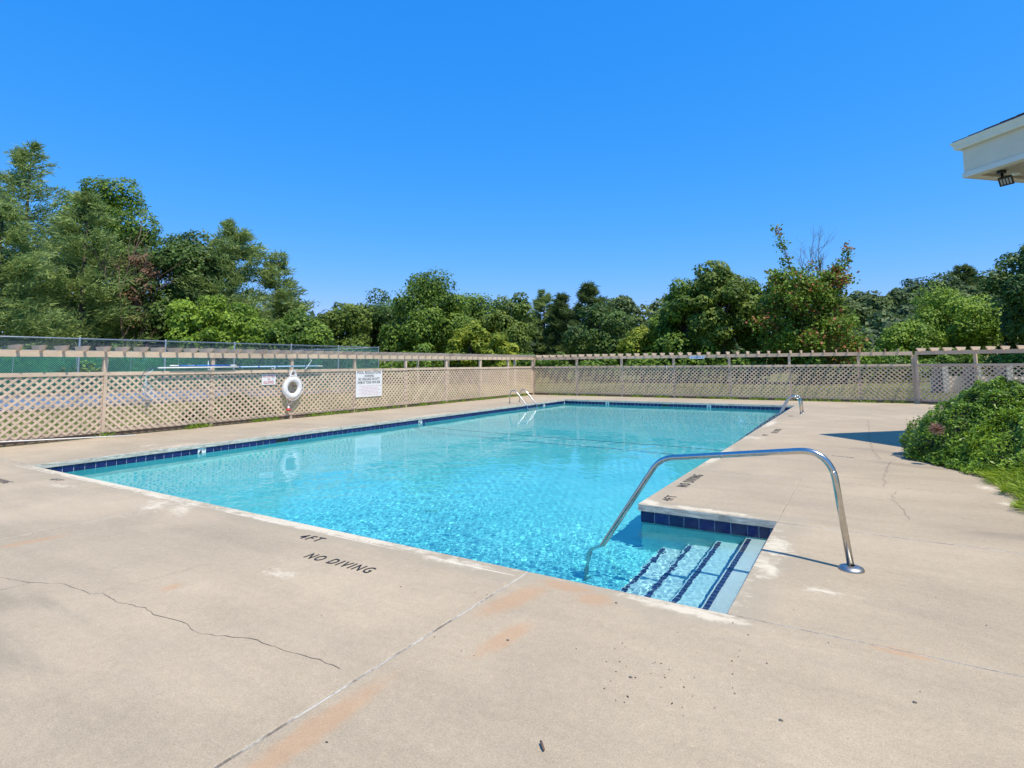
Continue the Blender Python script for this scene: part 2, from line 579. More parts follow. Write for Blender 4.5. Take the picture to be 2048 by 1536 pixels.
# ------------------------------------------------------------------ pool deck
deck = obj('pool_deck', None, kind='structure')
V, F = sheet_with_hole([-3.31, 22.01, .2, -.2, PW + .2, NX + .2], [-14.01, 22.71, -.2, PL + .2, NY + .2],
                       [(-.2, PW + .2, -.2, PL + .2), (-.2, NX + .2, -.2, NY + .2)], lambda x, y: -.092)
obj('deck_base', quick_mesh('deck_base', V, F, M_DIRT), deck)
G = .008
def slab(x0, x1, y0, y1, ):
    bm = bmesh.new()
    x0, x1, y0, y1 = x0, x1, y0, y1
    vs = [bm.verts.new(p) for p in [(x0, y0, -.075), (x1, y0, -.075), (x1, y1, -.075), (x0, y1, -.075), (x0, y0, 0), (x1, y0, 0), (x1, y1, 0), (x0, y1, 0)]]
    for q in [(3, 2, 1, 0), (4, 5, 6, 7), (0, 1, 5, 4), (1, 2, 6, 5), (2, 3, 7, 6), (3, 0, 4, 7)]:
        bm.faces.new([vs[i] for i in q])
    ed = [e for e in bm.edges if all(v.co.z > -.01 for v in e.verts)]
    bmesh.ops.bevel(bm, geom=ed, offset=.009, segments=2, affect='EDGES', profile=.6)
    m = bpy.data.meshes.new('deck_slab')
    m.materials.append(M_CONC)
    m.materials.append(M_COPE)
    for f in bm.faces:
        if abs(f.normal.z) < .45:
            f.material_index = 1
    bm.to_mesh(m)
    bm.free()
    return obj('deck_slab', m, deck)
g = G
# near side
for a, b in ((-3.30, .045), (.055 + g, 4.9 - g), (4.9 + g, 9.6 - g), (9.6 + g, 15.2 - g), (15.2 + g, 22)):
    slab(a, b, -6.0 + g, -g if (a < -1 or a > 11) else 0)
    slab(a, b, -14, -6.0 - g)
# left side
for a, b in ((0 + g, 6.6 - g), (6.6 + g, 13.3 - g), (13.3 + g, PL - g)):
    slab(-3.30, 0, a, b)
# far side
for a, b in ((-3.30, -g), (g, 4.8 - g), (4.8 + g, PW - g), (PW + g, 15.2), (15.2 + 2 * g, 22)):
    slab(a, b, PL + (g if (a < -1 or a > 9.5) else 0), 22.70)
# right side
slab(NX, 15.2 - g, g, 2.45 - g)
slab(15.2 + g, 22, g, 2.45 - g)
yy = [NY, 4.95, 7.3, 10.4, 13.6, 16.8, PL]
for a, b in zip(yy, yy[1:]):
    lo = a if a == NY else a + g
    slab(PW, NX if a == NY else 15.2 - g, lo, b - g)
    if a == NY:
        slab(NX + g * .5, 15.2 - g, 2.45 + g, b - g)
    slab(15.2 + g, 22, (2.45 if a == NY else a) + g, b - g)
# joint filler strips lie in the gaps, 3 mm below the surface
fl = MB()
def strip(x0, y0, x1, y1):
    fl.box((min(x0, x1) - (g * .9 if x0 == x1 else 0), min(y0, y1) - (g * .9 if y0 == y1 else 0), -.03),
           (max(x0, x1) + (g * .9 if x0 == x1 else 0), max(y0, y1) + (g * .9 if y0 == y1 else 0), -.0035))
for x in (.05, 4.9, 9.6):
    strip(x, -5.98, x, -.004)
strip(15.2, -5.98, 15.2, 22.6)
strip(-3.3, 0, -.012, 0)
strip(NX + .01, 0, 15.18, 0)
strip(NX + .01, 2.45, 15.18, 2.45)
for y in (4.95, 7.3, 10.4, 13.6, 16.8):
    strip(PW + .01, y, 15.18, y)
strip(PW + .01, PL, 15.1, PL)
strip(-3.3, PL, -.01, PL)
for y in (6.6, 13.3):
    strip(-3.3, y, -.01, y)
part('joint_filler', fl, M_FILL, deck)

# cracks: narrow dirty ribbons following the break lines
def crack(pts, w, jag=.006):
    mb = MB()
    P = [Vector((x, y, 0)) for x, y in pts]
    Q = [P[0]]
    for a, b in zip(P, P[1:]):
        n = max(2, int((b - a).length / .05))
        for i in range(1, n + 1):
            t = i / n
            j = Vector((random.gauss(0, jag), random.gauss(0, jag), 0)) if i < n else Vector()
            Q.append(a.lerp(b, t) + j)
    v, f = [], []
    for i, q in enumerate(Q):
        d = (Q[min(i + 1, len(Q) - 1)] - Q[max(i - 1, 0)]).normalized()
        s = Vector((-d.y, d.x, 0)) * (w * random.uniform(.35, 1.2) * .5)
        v += [q + s + Vector((0, 0, .0025)), q - s + Vector((0, 0, .0025))]
    for i in range(len(Q) - 1):
        f.append((2 * i, 2 * i + 1, 2 * i + 3, 2 * i + 2))
    mb.add(v, f)
    part('crack', mb, M_CRACK, deck)
crack([(5.4, -2.3), (6.15, -2.18), (6.49, -2.1), (6.75, -1.98), (6.98, -1.97), (7.13, -1.97), (7.19, -1.91), (7.49, -1.93), (7.72, -1.88), (7.88, -1.91), (8.16, -1.87), (8.36, -1.9), (8.52, -1.87), (8.73, -1.78), (9.01, -1.77), (9.28, -1.73), (9.45, -1.74)], .0042)
crack([(6.48, -2.28), (6.49, -2.1)], .003)
crack([(7.16, -1.9), (7.27, -1.09)], .002)
crack([(11.91, 14.76), (11.9, 10.46), (11.94, 8.46), (12.05, 7.3)], .006, .018)
crack([(12.18, 7.18), (12.09, 6.28), (12.04, 5.61), (12.04, 4.95)], .006, .018)
crack([(12.18, 4.74), (12.1, 4.36), (12.15, 3.75), (12.21, 3.2)], .005, .018)
crack([(-1.5, 4.2), (-.81, 5.38), (-1.7, 6.58)], .008)

# ------------------------------------------------------------------ lettering helper
_dg = bpy.context.evaluated_depsgraph_get
def text_mesh(s, w, h, mat, depth=.0015, shear=0.0, bold=.022, space=1.12):
    cu = bpy.data.curves.new('text', 'FONT')
    cu.body = s
    cu.extrude = 0.01
    cu.resolution_u = 3
    cu.shear = shear
    cu.offset = bold
    cu.space_character = space
    to = bpy.data.objects.new('text', cu)
    COL.objects.link(to)
    bpy.context.view_layer.update()
    m = bpy.data.meshes.new_from_object(to.evaluated_get(_dg()))
    bpy.data.objects.remove(to)
    n = len(m.vertices)
    co = np.zeros(n * 3)
    m.vertices.foreach_get('co', co)
    co = co.reshape(-1, 3)
    lo, hi = co.min(0), co.max(0)
    co[:, 0] = (co[:, 0] - lo[0]) / (hi[0] - lo[0]) * w
    co[:, 1] = (co[:, 1] - lo[1]) / (hi[1] - lo[1]) * h
    co[:, 2] = (co[:, 2] - lo[2]) / (hi[2] - lo[2]) * depth
    m.vertices.foreach_set('co', co.ravel())
    m.materials.clear()
    m.materials.append(mat)
    m.update()
    return m
def lettering(s, w, h, mat, parent, loc, rot, shear=0.0, name='painted_lettering'):
    deck_ = mat in (M_BLACK, M_FADED)
    o = obj(name, text_mesh(s, w, h, mat, shear=shear, bold=.004 if deck_ else .022, space=1.32 if deck_ else 1.12), parent, loc)
    o.rotation_euler = rot
    return o
Z3 = .003
lettering('4FT', .27, .115, M_BLACK, deck, (7.29, -.355, Z3), (0, 0, .04))
lettering('NO DIVING', .74, .115, M_BLACK, deck, (7.80, -.685, Z3), (0, 0, .015))
lettering('4FT', .27, .11, M_FADED, deck, (1.75, -.37, Z3), (0, 0, 0))
lettering('NO DIVING', .74, .12, M_FADED, deck, (.80, -.81, Z3), (0, 0, 0))
for y, mt, sc_ in ((2.79, M_BLACK, 1), (9.77, M_FADED, 1), (15.0, M_FADED, 1)):
    lettering('4FT' if y < 12 else '5FT', .27, .12, mt, deck, (9.90 + (.1 if y > 5 else 0), y, Z3), (0, 0, R_(90)))
for y, mt in ((3.63, M_BLACK), (10.36, M_FADED)):
    lettering('NO DIVING', .92, .14, mt, deck, (9.86 + (.27 if y > 5 else 0), y, Z3), (0, 0, R_(90)))
lettering('NO DIVING', .75, .12, M_FADED, deck, (9.0, 20.8, Z3), (0, 0, 0))
# painted dashes on the right deck
for i, xx in enumerate((11.34, 11.42, 11.48, 11.55, 11.61)):
    mb = MB(); mb.box((xx, 7.38 - i * .02, .0005), (xx + .05, 7.395 - i * .02, .003))
    part('paint_dash', mb, M_BLACK, deck)

# ------------------------------------------------------------------ pool basin
basin = obj('pool_basin', None, kind='structure')
OV = .03
def floor_z(y):
    return -1.22 - .5 * min(1, max(0, (y - 5) / 14))
b = MB()
x0, x1, xn = -OV, PW + OV, NX + OV
y0, y1, yn = -OV, PL + OV, NY + OV
ysl = [y0, yn, 5, 8, 12, 16, y1]
for a, c in zip(ysl, ysl[1:]):
    za, zc = floor_z(a), floor_z(c)
    xe = xn if a < yn - .01 else x1
    b.add([(x0, a, za), (xe, a, za), (xe, c, zc), (x0, c, zc)], [(0, 1, 2, 3)])
    b.add([(x0, a, za), (x0, c, zc), (x0, c, -.076), (x0, a, -.076)], [(0, 1, 2, 3)])
    if a >= yn:
        b.add([(x1, a, za), (x1, c, zc), (x1, c, -.076), (x1, a, -.076)], [(3, 2, 1, 0)])
b.add([(x0, y0, -1.22), (xn, y0, -1.22), (xn, y0, -.076), (x0, y0, -.076)], [(3, 2, 1, 0)])
b.add([(x0, y1, -1.72), (x1, y1, -1.72), (x1, y1, -.076), (x0, y1, -.076)], [(0, 1, 2, 3)])
b.add([(x1, yn, -1.22), (xn, yn, -1.22), (xn, yn, -.076), (x1, yn, -.076)], [(0, 1, 2, 3)])
b.add([(xn, y0, -1.22), (xn, yn, -1.22), (xn, yn, -.076), (xn, y0, -.076)], [(3, 2, 1, 0)])
part('basin_shell', b, M_PLAST, basin).cycles.is_caustics_receiver = True
steps = [(10.76, -.31), (10.46, -.56), (10.16, -.81), (9.86, -1.04)]
prevx = xn
for i, (sx, sz) in enumerate(steps):
    mb = MB()
    mb.box((sx, y0 + .001, -1.23), (prevx - .001, yn - .001, sz))
    part('step', mb, M_STEP if i == 0 else M_STEP2, basin).cycles.is_caustics_receiver = True
    prevx = sx
    tb = MB(); tb.box((0, 0, 0), (.044, .070, .004))
    tm = tb.mesh('nosing_tile', M_NOSE)
    n = int((yn - y0) / .0763)
    for k in range(n):
        o = obj('nosing_tile', tm, basin, (sx + .012, y0 + .012 + k * .0763, sz))
        o.cycles.is_caustics_receiver = True
# waterline band: grout backing and single tiles
gb = MB()
gb.box((x0 - .001, y0, -.262), (x0 + .003, y1, ZT))
gb.box((x0, y1 - .003, -.262), (x1, y1 + .001, ZT))
gb.box((x1, yn - .003, -.262), (xn, yn + .001, ZT))
gb.box((x1 - .003, yn, -.262), (x1 + .001, y1, ZT))
gb.box((xn - .003, y0, -.262), (xn + .001, yn, ZT))
gb.box((x0, y0 - .001, -.262), (xn, y0 + .003, ZT))
part('grout_band', gb, M_GROUT, basin).cycles.is_caustics_receiver = True
TP = .1685
tw = TP - .009
def tile_mesh(axis, name='tile', w=tw, h=.165, mat=M_TILE):
    mb = MB()
    if axis == 'x':   # face looks along x
        mb.box((-.004, -w / 2, -h), (.004, w / 2, 0))
    else:
        mb.box((-w / 2, -.004, -h), (w / 2, .004, 0))
    return mb.mesh(name, mat)
tx_, ty_ = tile_mesh('x'), tile_mesh('y')
skim_l = [(4.664, 5.0), (17.302, 17.638)]
skim_f = [(4.525, 4.862)]
mark_l = [2.8945, 9.803, 17.891]
mark_f = [2.082, 6.463]
def add_tile(m, loc):
    obj('tile', m, basin, loc).cycles.is_caustics_receiver = True
k = 0
while True:
    y = y0 + .06 + TP * k
    k += 1
    if y > y1 - .05:
        break
    if any(a - .02 < y < c + .02 for a, c in skim_l) or any(abs(y - q) < TP * .55 for q in mark_l):
        continue
    add_tile(tx_, (x0 + .005, y, ZT - .001))
k = 0
while True:
    x = x0 + .09 + TP * k
    k += 1
    if x > x1 - .05:
        break
    if any(a - .02 < x < c + .02 for a, c in skim_f) or any(abs(x - q) < TP * .55 for q in mark_f):
        continue
    add_tile(ty_, (x, y1 - .005, ZT - .001))
for x in (9.706, 9.870, 10.034, 10.198, 10.362, 10.526, 10.692):
    add_tile(tile_mesh('y', w=.156), (x, yn - .005, ZT - .001))
tm9 = tile_mesh('y', w=.105)
add_tile(tm9, (10.828, yn - .005, ZT - .001)); add_tile(tm9, (10.941, yn - .005, ZT - .001))
add_tile(tile_mesh('y', w=.08), (11.043, yn - .005, ZT - .001))
hid = MB()
for k in range(100):
    y = yn + .1 + TP * k
    if y < y1 - .1:
        hid.box((x1 - .009, y - tw / 2, ZT - .166), (x1 - .001, y + tw / 2, ZT - .001))
for k in range(64):
    x = x0 + .1 + TP * k
    if x < xn - .1:
        hid.box((x - tw / 2, y0 + .001, ZT - .166), (x + tw / 2, y0 + .009, ZT - .001))
for k in range(14):
    y = y0 + .1 + TP * k
    hid.box((xn - .009, y - tw / 2, ZT - .166), (xn - .001, y + tw / 2, ZT - .001))
part('tile_band', hid, M_TILE, basin, kind='stuff').cycles.is_caustics_receiver = True
for a, c in skim_l:  # solid dark blocks stand for the shade inside the openings
    mb = MB(); mb.box((x0 - .2, a, ZT - .12), (x0 + .006, c, ZT - .012))
    part('skimmer_opening', mb, M_DARK, basin)
for a, c in skim_f:
    mb = MB(); mb.box((a, y1 - .006, ZT - .12), (c, y1 + .2, ZT - .012))
    part('skimmer_opening', mb, M_DARK, basin)
for q, s in zip(mark_l, ('4', '4', '5')):
    mk = obj('depth_marker', tile_mesh('x', 'depth_marker', .165, .185, M_WHITE), basin, (x0 + .006, q, ZT - .001))
    mk.cycles.is_caustics_receiver = True
    lettering(s, .075, .13, M_INK, mk, (.0045, .0 - .07, -.152), (R_(90), 0, R_(90)), name='numeral')
    lettering('FT', .055, .05, M_INK, mk, (.0045, .018, -.07), (R_(90), 0, R_(90)), name='numeral')
for q, s in zip(mark_f, ('5', '5')):
    mk = obj('depth_marker', tile_mesh('y', 'depth_marker', .165, .185, M_WHITE), basin, (q, y1 - .006, ZT - .001))
    mk.cycles.is_caustics_receiver = True
    lettering(s, .085, .13, M_INK, mk, (-.04, -.0045, -.152), (R_(90), 0, 0), name='numeral')

# ------------------------------------------------------------------ water surface
def build_water():
    def axis(a, b, lo, hi, k):
        out = [a]
        while out[-1] < b:
            t = min(1, max(0, (out[-1] - lo) / (hi - lo)))
            out.append(out[-1] + .0125 + k * t)
        out[-1] = b
        return np.array(out)
    ysA = np.linspace(y0 + .0005, yn - .0005, 205)
    ysB = axis(yn - .0005, y1 - .0005, 3.5, 13, .038)
    ysW = np.concatenate([ysA, ysB[1:]])
    xsA = np.concatenate([np.linspace(x0 + .0005, 4.6, 150), np.linspace(4.6, x1 - .0005, 400)[1:]])
    xsB = np.linspace(x1 - .0005, xn - .0005, 115)
    xsW = np.concatenate([xsA, xsB[1:]])
    X, Y = np.meshgrid(xsW, ysW)
    r2 = np.random.default_rng(11)
    def waves(n, l0, l1, s):
        Z = np.zeros_like(X)
        for _ in range(n):
            lam = math.exp(r2.uniform(math.log(l0), math.log(l1)))
            th = r2.uniform(0, 2 * math.pi)
            Z += lam * np.sin(2 * np.pi / lam * (X * math.cos(th) + Y * math.sin(th)) + r2.uniform(0, 6.28))
        return Z * s / math.sqrt(n)
    tiny = waves(30, .045, .10, .0092)
    fine = waves(34, .10, .28, .0072)
    mid = waves(20, .3, 1.1, .0035)
    big = waves(8, 2.0, 6.0, .0007)
    def g(cx, cy, sx, sy):
        return np.exp(-((X - cx) / sx) ** 2 - ((Y - cy) / sy) ** 2)
    near = g(9.4, .6, 2.6, 1.9)
    A = .17 + .80 * near + .70 * g(6.2, 2.6, 1.7, 1.7) + .60 * g(4.3, 5.2, .9, 1.3) + .22 * g(8, 6, 1.6, 3.5)
    A = np.clip(A, 0, 1.0)
    A *= 1 - .65 * np.exp(-(X / 2.2) ** 2)
    A *= .78 + .22 * np.sin(X * 1.3 + .7 * np.sin(Y * .9)) * np.sin(Y * 1.1 + X * .4)
    N1 = np.clip(g(9.4, .8, 2.9, 2.0) + .5 * g(6.5, 2.3, 1.6, 1.5), 0, 1)
    step_calm = 1 - .45 * np.exp(-((X - 11.0) / .45) ** 2) * (Y < 2.5)
    Z = ZW + (tiny * N1 * .9 + fine * A * (1 - .62 * N1)) * step_calm + mid * (.22 + .6 * A) + big
    V = np.stack([X, Y, Z], -1).reshape(-1, 3)
    ny, nx = X.shape
    i = np.arange(nx * ny).reshape(ny, nx)
    Fq = np.stack([i[:-1, :-1], i[:-1, 1:], i[1:, 1:], i[1:, :-1]], -1).reshape(-1, 4)
    cx, cy = V[Fq].mean(1)[:, 0], V[Fq].mean(1)[:, 1]
    Fq = Fq[(cx < x1 - .0005) | (cy < yn - .0005)]
    used = np.unique(Fq)
    rm = np.full(len(V), -1)
    rm[used] = np.arange(len(used))
    return quick_mesh('pool_water', V[used], rm[Fq], M_WATER, smooth=True)
wat = obj('pool_water', build_water(), kind='structure')
wat.cycles.is_caustics_caster = True

# lane rope under the surface
mb = MB()
mb.tube([(x0 + .01, 9.98, -.20), (.18, 9.75, -.25), (.55, 9.3, -.23), (1.1, 9.0, -.24), (2.0, 8.85, -.24), (4.6, 8.68, -.25), (7.0, 8.6, -.24), (9.0, 8.45, -.23), (x1 - .01, 8.3, -.22)], .022, 6)
o = obj('safety_rope', mb.mesh('safety_rope', plain('rope_blue', (.02, .06, .16), .7)))
tag(o, 'thin dark rope stretched across the pool just under the surface', 'rope')
o.cycles.is_caustics_receiver = True

# ------------------------------------------------------------------ hand rail at the steps
t = thing('handrail', 'bent stainless handrail standing over the pool entry steps', 'handrail', (11.733, 1.298, 0))
path = fillet([(11.733, 1.298, .0), (11.655, 1.304, .70), (11.60, 1.306, .905), (10.22, 1.403, .715), (9.46, 1.455, -.395), (9.40, 1.46, -1.25)],
              [.05, .20, .13, .10], 9)
mb = MB(); mb.tube(path, .0255, 16)
o = part('rail_tube', mb, M_STEEL, t, True); o.cycles.is_caustics_receiver = True
mb = MB(); mb.lathe([(.026, .034), (.05, .032), (.082, .020), (.090, .006), (.090, .0), (.0, .0)], (11.733, 1.298, 0), 28)
part('escutcheon', mb, plain('brushed_steel', (.42, .40, .37), .42, 1.0, .08, 40), t, True)
mb = MB()
for q in ((10.95, 1.352), (10.45, 1.387), (11.3, 1.327)):
    pass
part_ring = MB(); part_ring.tube([(10.80, 1.3627, .795 - .0035), (10.775, 1.3645, .7915 - .0035)], .0267, 16)
part('weld_joint', part_ring, M_STEEL, t, True)

# ------------------------------------------------------------------ ladders
def ladder(label, ys, deck_x, top, pool_x, sgn):
    t = thing('pool_ladder', label, 'ladder', (deck_x, sum(ys) / 2, 0), group='ladders of the pool')
    for y in ys:
        mb = MB()
        pts = fillet([(deck_x, y, 0), (deck_x + sgn * .02, y, top * .80), (deck_x + sgn * .17, y, top * 1.08), (deck_x + sgn * .36, y, top * .86), (pool_x, y, -.12), (pool_x + sgn * .03, y, -1.2)],
                     [.12, .13, .12, .14], 7)
        mb.tube(pts, .0245, 12)
        o = part('rail', mb, M_STEEL, t, True); o.cycles.is_caustics_receiver = True
        mb = MB(); mb.lathe([(.025, .02), (.055, .012), (.06, 0), (0, 0)], (deck_x, y, 0), 16)
        part('escutcheon', mb, M_STEEL, t, True)
    for z in (-.38, -.66, -.94):
        mb = MB(); mb.box((pool_x + sgn * .02 - .04, ys[0] + .02, z), (pool_x + sgn * .02 + .04, ys[1] - .02, z + .03))
        part('tread', mb, M_WHITE, t).cycles.is_caustics_receiver = True
ladder('steel pool ladder at the left edge, in front of the lattice fence corner', (16.28, 17.08), -.78, .54, .10, 1)
ladder('steel pool ladder at the right edge near the far end of the pool', (15.92, 16.62), 10.14, .54, 9.46, -1)

# ------------------------------------------------------------------ fences
CA = R_(42)
def lattice(s0, s1, z0, z1, front, pitch=.180, w=.042):
    """slats of one panel: list of (polyline quad in (s,z), n)"""
    out = []
    tn = math.tan(CA)
    H = (z1 - z0) / tn
    for lay, d in ((0, front), (1, -front)):
        n0 = .056 if lay == 0 else .0475
        k = s0 - H + random.uniform(0, .08)
        while k < s1:
            a_s, a_z, b_s, b_z = k, z0, k + H, z1          # rises with s
            if a_s < s0:
                a_z += (s0 - a_s) * tn; a_s = s0
            if b_s > s1:
                b_z -= (b_s - s1) * tn; b_s = s1
            if b_s - a_s > .03:
                if d < 0:
                    a_s, b_s = s0 + s1 - a_s, s0 + s1 - b_s
                out.append((a_s, a_z, b_s, b_z, n0))
            k += pitch
    return out
def slat_mb(mb, q, w):
    a_s, a_z, b_s, b_z, n = q
    d = Vector((b_s - a_s, b_z - a_z)).normalized()
    p = Vector((-d.y, d.x)) * (w / 2)
    poly = [(a_s + p.x, n, a_z + p.y), (b_s + p.x, n, b_z + p.y), (b_s - p.x, n, b_z - p.y), (a_s - p.x, n, a_z - p.y)]
    mb.prism(poly, (0, .0075, 0))

def fence(label, origin, ang, posts, flips, end, raft0, raft_p, single, front_posts=(), span=None, sw=.050):
    """run coordinate s grows from left to right seen from the pool; local x = -s, local y towards the pool, z up"""
    t = thing('lattice_fence', label, 'fence', (origin[0], origin[1], 0), ang, group='lattice fence runs around the pool')
    mw = lambda name, mb, mat, kind=None: obj(name, mb.mesh(name, mat), t, kind=kind)
    pm = MB(); pm.box((-.045, -.045, -.05), (.045, .045, 1.862))
    pmesh = pm.mesh('post', M_WOOD)
    for s in posts:
        o = obj('post', pmesh, t, (-s, 0, 0))
        o.rotation_euler = (random.uniform(-.006, .006), random.uniform(-.006, .006), 0)
    for a, c in zip(posts, posts[1:]):
        dz = random.uniform(-.008, .008)
        mb = MB(); mb.box((-c + .0015, .046, 1.866 + dz), (-a - .0015, .084, 2.008 + dz)); mw('beam', mb, M_WOOD)
        mb = MB(); mb.box((-c + .05, .022, 1.425), (-a - .05, .044, 1.512)); mw('top_rail', mb, M_WOOD)
        mb = MB(); mb.box((-c + .0015, .066, 1.432 + dz), (-a - .0015, .083, 1.518 + dz)); mw('top_rail', mb, M_WOOD)
        mb = MB(); mb.box((-c + .05, -.02, .005), (-a - .05, .02, .088)); mw('bottom_board', mb, M_WOODSHADE)
        mb = MB(); mb.box((-c + .05, .022, .090), (-a - .05, .044, .172)); mw('bottom_rail', mb, M_WOOD)
    rm = MB()
    rm.prism([(-.019, -.37, 2.118), (-.019, .37, 2.118), (-.019, .355, 2.085), (-.019, .22, 1.985), (-.019, .0845, 1.985), (-.019, .0845, 2.0165), (-.019, .0455, 2.0165), (-.019, .0455, 1.985), (-.019, -.22, 1.985), (-.019, -.355, 2.085)], (.038, 0, 0))
    rmesh = rm.mesh('rafter', M_WOOD)
    s = raft0
    while s < end:
        ro = obj('rafter', rmesh, t, (-s + random.uniform(-.012, .012), 0, random.uniform(0, .006)))
        ro.rotation_euler = (random.uniform(-.008, .008), 0, random.uniform(-.0015, .0015))
        s += raft_p
    left = 300
    rest = MB()
    nrest = 0
    for (a, c), fl_ in zip(zip(posts, posts[1:]), flips):
        gap = .012
        qs = lattice(a + gap, c - gap, .115, 1.448, fl_)
        qs = [(-q[0], q[1], -q[2], q[3], q[4]) for q in qs]
        if single and not (span and c < span):
            for q in qs:
                if left > 0:
                    mb = MB(); slat_mb(mb, q, sw); mw('slat', mb, M_WOOD)
                    left -= 1
                else:
                    slat_mb(rest, q, sw); nrest += 1
        elif single:
            for q in qs:
                slat_mb(rest, q, sw); nrest += 1
        else:
            mb = MB()
            for q in qs:
                slat_mb(mb, q, sw)
            mw('lattice_panel', mb, M_WOOD)
    if nrest:
        mw('lattice_panel', rest, M_WOOD, kind='stuff')
    for s in front_posts:
        mb = MB(); mb.box((-s - .035, .0655, .10), (-s + .035, .0645 + .022, 1.43)); mw('cover_board', mb, M_WOOD)
    return t
LX = -3.46
LP = [-2.65, -.11, 2.44, 5.06, 7.62, 10.23, 12.86, 15.40, 17.95, 20.45, 22.90]
fence('long lattice fence with rafters along the left side of the pool, carrying the life ring', (LX, 0), R_(-90), LP, [1, 1, -1, -1, 1, 1, 1, -1, 1, 1], 22.9, -2.55, .412, True, (2.44,), span=.5)
FP = [-3.40, -.83, 1.62, 4.22, 6.72, 9.18, 11.70, 13.50]
fence('lattice fence with rafters across the far end of the pool', (0, 22.98), R_(180), FP, [-1, 1, 1, 1, 1, 1, -1], 13.4, -3.1, .425, False, sw=.043)
RP = [0.06, 1.95, 4.35, 6.8, 9.2]
fence('angled lattice fence run behind the shrubs on the right', (13.56, 22.96), R_(152), RP, [-1, 1, 1, -1], 9.1, .25, .43, False, (0.10,), sw=.037)

# ------------------------------------------------------------------ things hung on the fences
FXs = -3.385          # face of the lattice (pool side)
def wall_text(lines, parent, x, yc, zt):
    z = zt
    for s, w, h, gap, mat in lines:
        z -= h
        lettering(s, w, h, mat, parent, (x - parent.location.x, yc - w / 2 - parent.location.y, z - parent.location.z), (R_(90), 0, R_(90)))
        z -= gap
t = thing('rules_sign', 'large white pool regulations sign on the left lattice fence', 'sign', (FXs, 10.865, .505))
mb = MB(); mb.box((FXs, 10.225, .505), (FXs + .008, 11.505, 1.455)); part('panel', mb, M_WHITE, t)
wall_text([('POOL REGULATIONS', 1.14, .105, .028, M_INK), ('-WARNING-', .50, .085, .022, M_INK), ('NO LIFEGUARD ON DUTY', 1.04, .098, .022, M_INK), ('SWIM AT YOUR OWN RISK', 1.10, .098, .05, M_INK)],
          t, FXs + .0085, 10.865, 1.43)
small = MB()
random.seed(5)
z = .88
for i in range(7):
    y = 10.36 + (.12 if i in (1, 4, 6) else 0) + random.uniform(0, .05)
    while y < 11.36 - (.1 if i in (1, 4, 6) else 0):
        w = random.uniform(.04, .13)
        xx = y
        while xx < y + w:
            small.box((FXs + .0085, xx, z), (FXs + .0095, xx + .010, z + .022))
            xx += .0155
        y += w + .035
    z -= .052
part('small_print', small, plain('pale_red_print', (.60, .36, .40), .7), t)
t = thing('no_diving_sign', 'small white sign with red letters left of the life ring', 'sign', (FXs, 6.78, 1.07))
mb = MB(); mb.box((FXs, 6.545, 1.07), (FXs + .006, 7.015, 1.385)); part('panel', mb, M_WHITE, t)
wall_text([('NO DIVING', .40, .082, .022, M_REDINK), ('IS', .07, .055, .022, M_REDINK), ('ALLOWED', .36, .088, .01, M_REDINK)], t, FXs + .0065, 6.78, 1.37)

def ring_pts(r, c, n=48, a0=0, a1=2 * math.pi):
    return [(c[0], c[1] + r * math.cos(a0 + (a1 - a0) * i / n), c[2] + r * math.sin(a0 + (a1 - a0) * i / n)) for i in range(n + 1)]
RC = (-3.275, 7.54, .955)
t = thing('life_ring', 'white ring lifebuoy hanging on the left lattice fence', 'lifebuoy', (RC[0], RC[1], RC[2]))
mb = MB()
nR, nr = 48, 16
for i in range(nR):
    for j in range(nr):
        a, b_ = 2 * math.pi * i / nR, 2 * math.pi * j / nr
        rr = .262 + .085 * math.cos(b_)
        mb.v.append((RC[0] + .06 * math.sin(b_), RC[1] + rr * math.cos(a), RC[2] + rr * math.sin(a)))
for i in range(nR):
    for j in range(nr):
        mb.f.append((i * nr + j, ((i + 1) % nR) * nr + j, ((i + 1) % nR) * nr + (j + 1) % nr, i * nr + (j + 1) % nr))
part('ring', mb, M_WHITE, t, True)
for a in (R_(45), R_(135), R_(225), R_(315)):
    mb = MB()
    c = Vector((RC[0], RC[1] + .262 * math.cos(a), RC[2] + .262 * math.sin(a)))
    tang = Vector((0, -math.sin(a), math.cos(a))); rad = Vector((0, math.cos(a), math.sin(a)))
    v = []
    for e in (-.022, .022):
        for j in range(16):
            q = 2 * math.pi * j / 16
            v.append(c + tang * e + rad * (.0885 * math.cos(q)) + Vector((.0635, 0, 0)) * math.sin(q))
    mb.add(v, [(j, (j + 1) % 16, 16 + (j + 1) % 16, 16 + j) for j in range(16)])
    part('band', mb, M_ROPE, t, True)
mb = MB()
for k in range(4):
    a0 = R_(45 + 90 * k)
    pts = []
    for i in range(13):
        a = a0 + R_(90) * i / 12
        rr = .352 + .035 * math.sin(math.pi * i / 12)
        pts.append((RC[0] + .03, RC[1] + rr * math.cos(a), RC[2] + rr * math.sin(a)))
    mb.tube(pts, .008, 6)
part('grab_rope', mb, M_ROPE, t, True)
t = thing('rope_coil', 'bundle of white rope hung on the fence above the lifebuoy', 'rope', (-3.33, 7.56, 1.50))
mb = MB()
random.seed(3)
for k in range(9):
    w, L = random.uniform(.05, .13), random.uniform(.17, .27)
    cy, x_ = 7.565 + random.uniform(-.03, .03), -3.345 + random.uniform(0, .07)
    mb.tube([(x_, cy + w * math.sin(2 * math.pi * i / 20) * (1 - .35 * math.cos(2 * math.pi * i / 20)), 1.50 - L / 2 + L / 2 * math.cos(2 * math.pi * i / 20)) for i in range(21)], .0095, 6)
part('rope', mb, M_ROPE, t, True)
mb = MB(); mb.tube([(-3.38, 7.565, 1.50), (-3.28, 7.565, 1.49), (-3.26, 7.565, 1.52)], .008, 6); part('hook', mb, M_STEEL, t, True)
mb = MB()
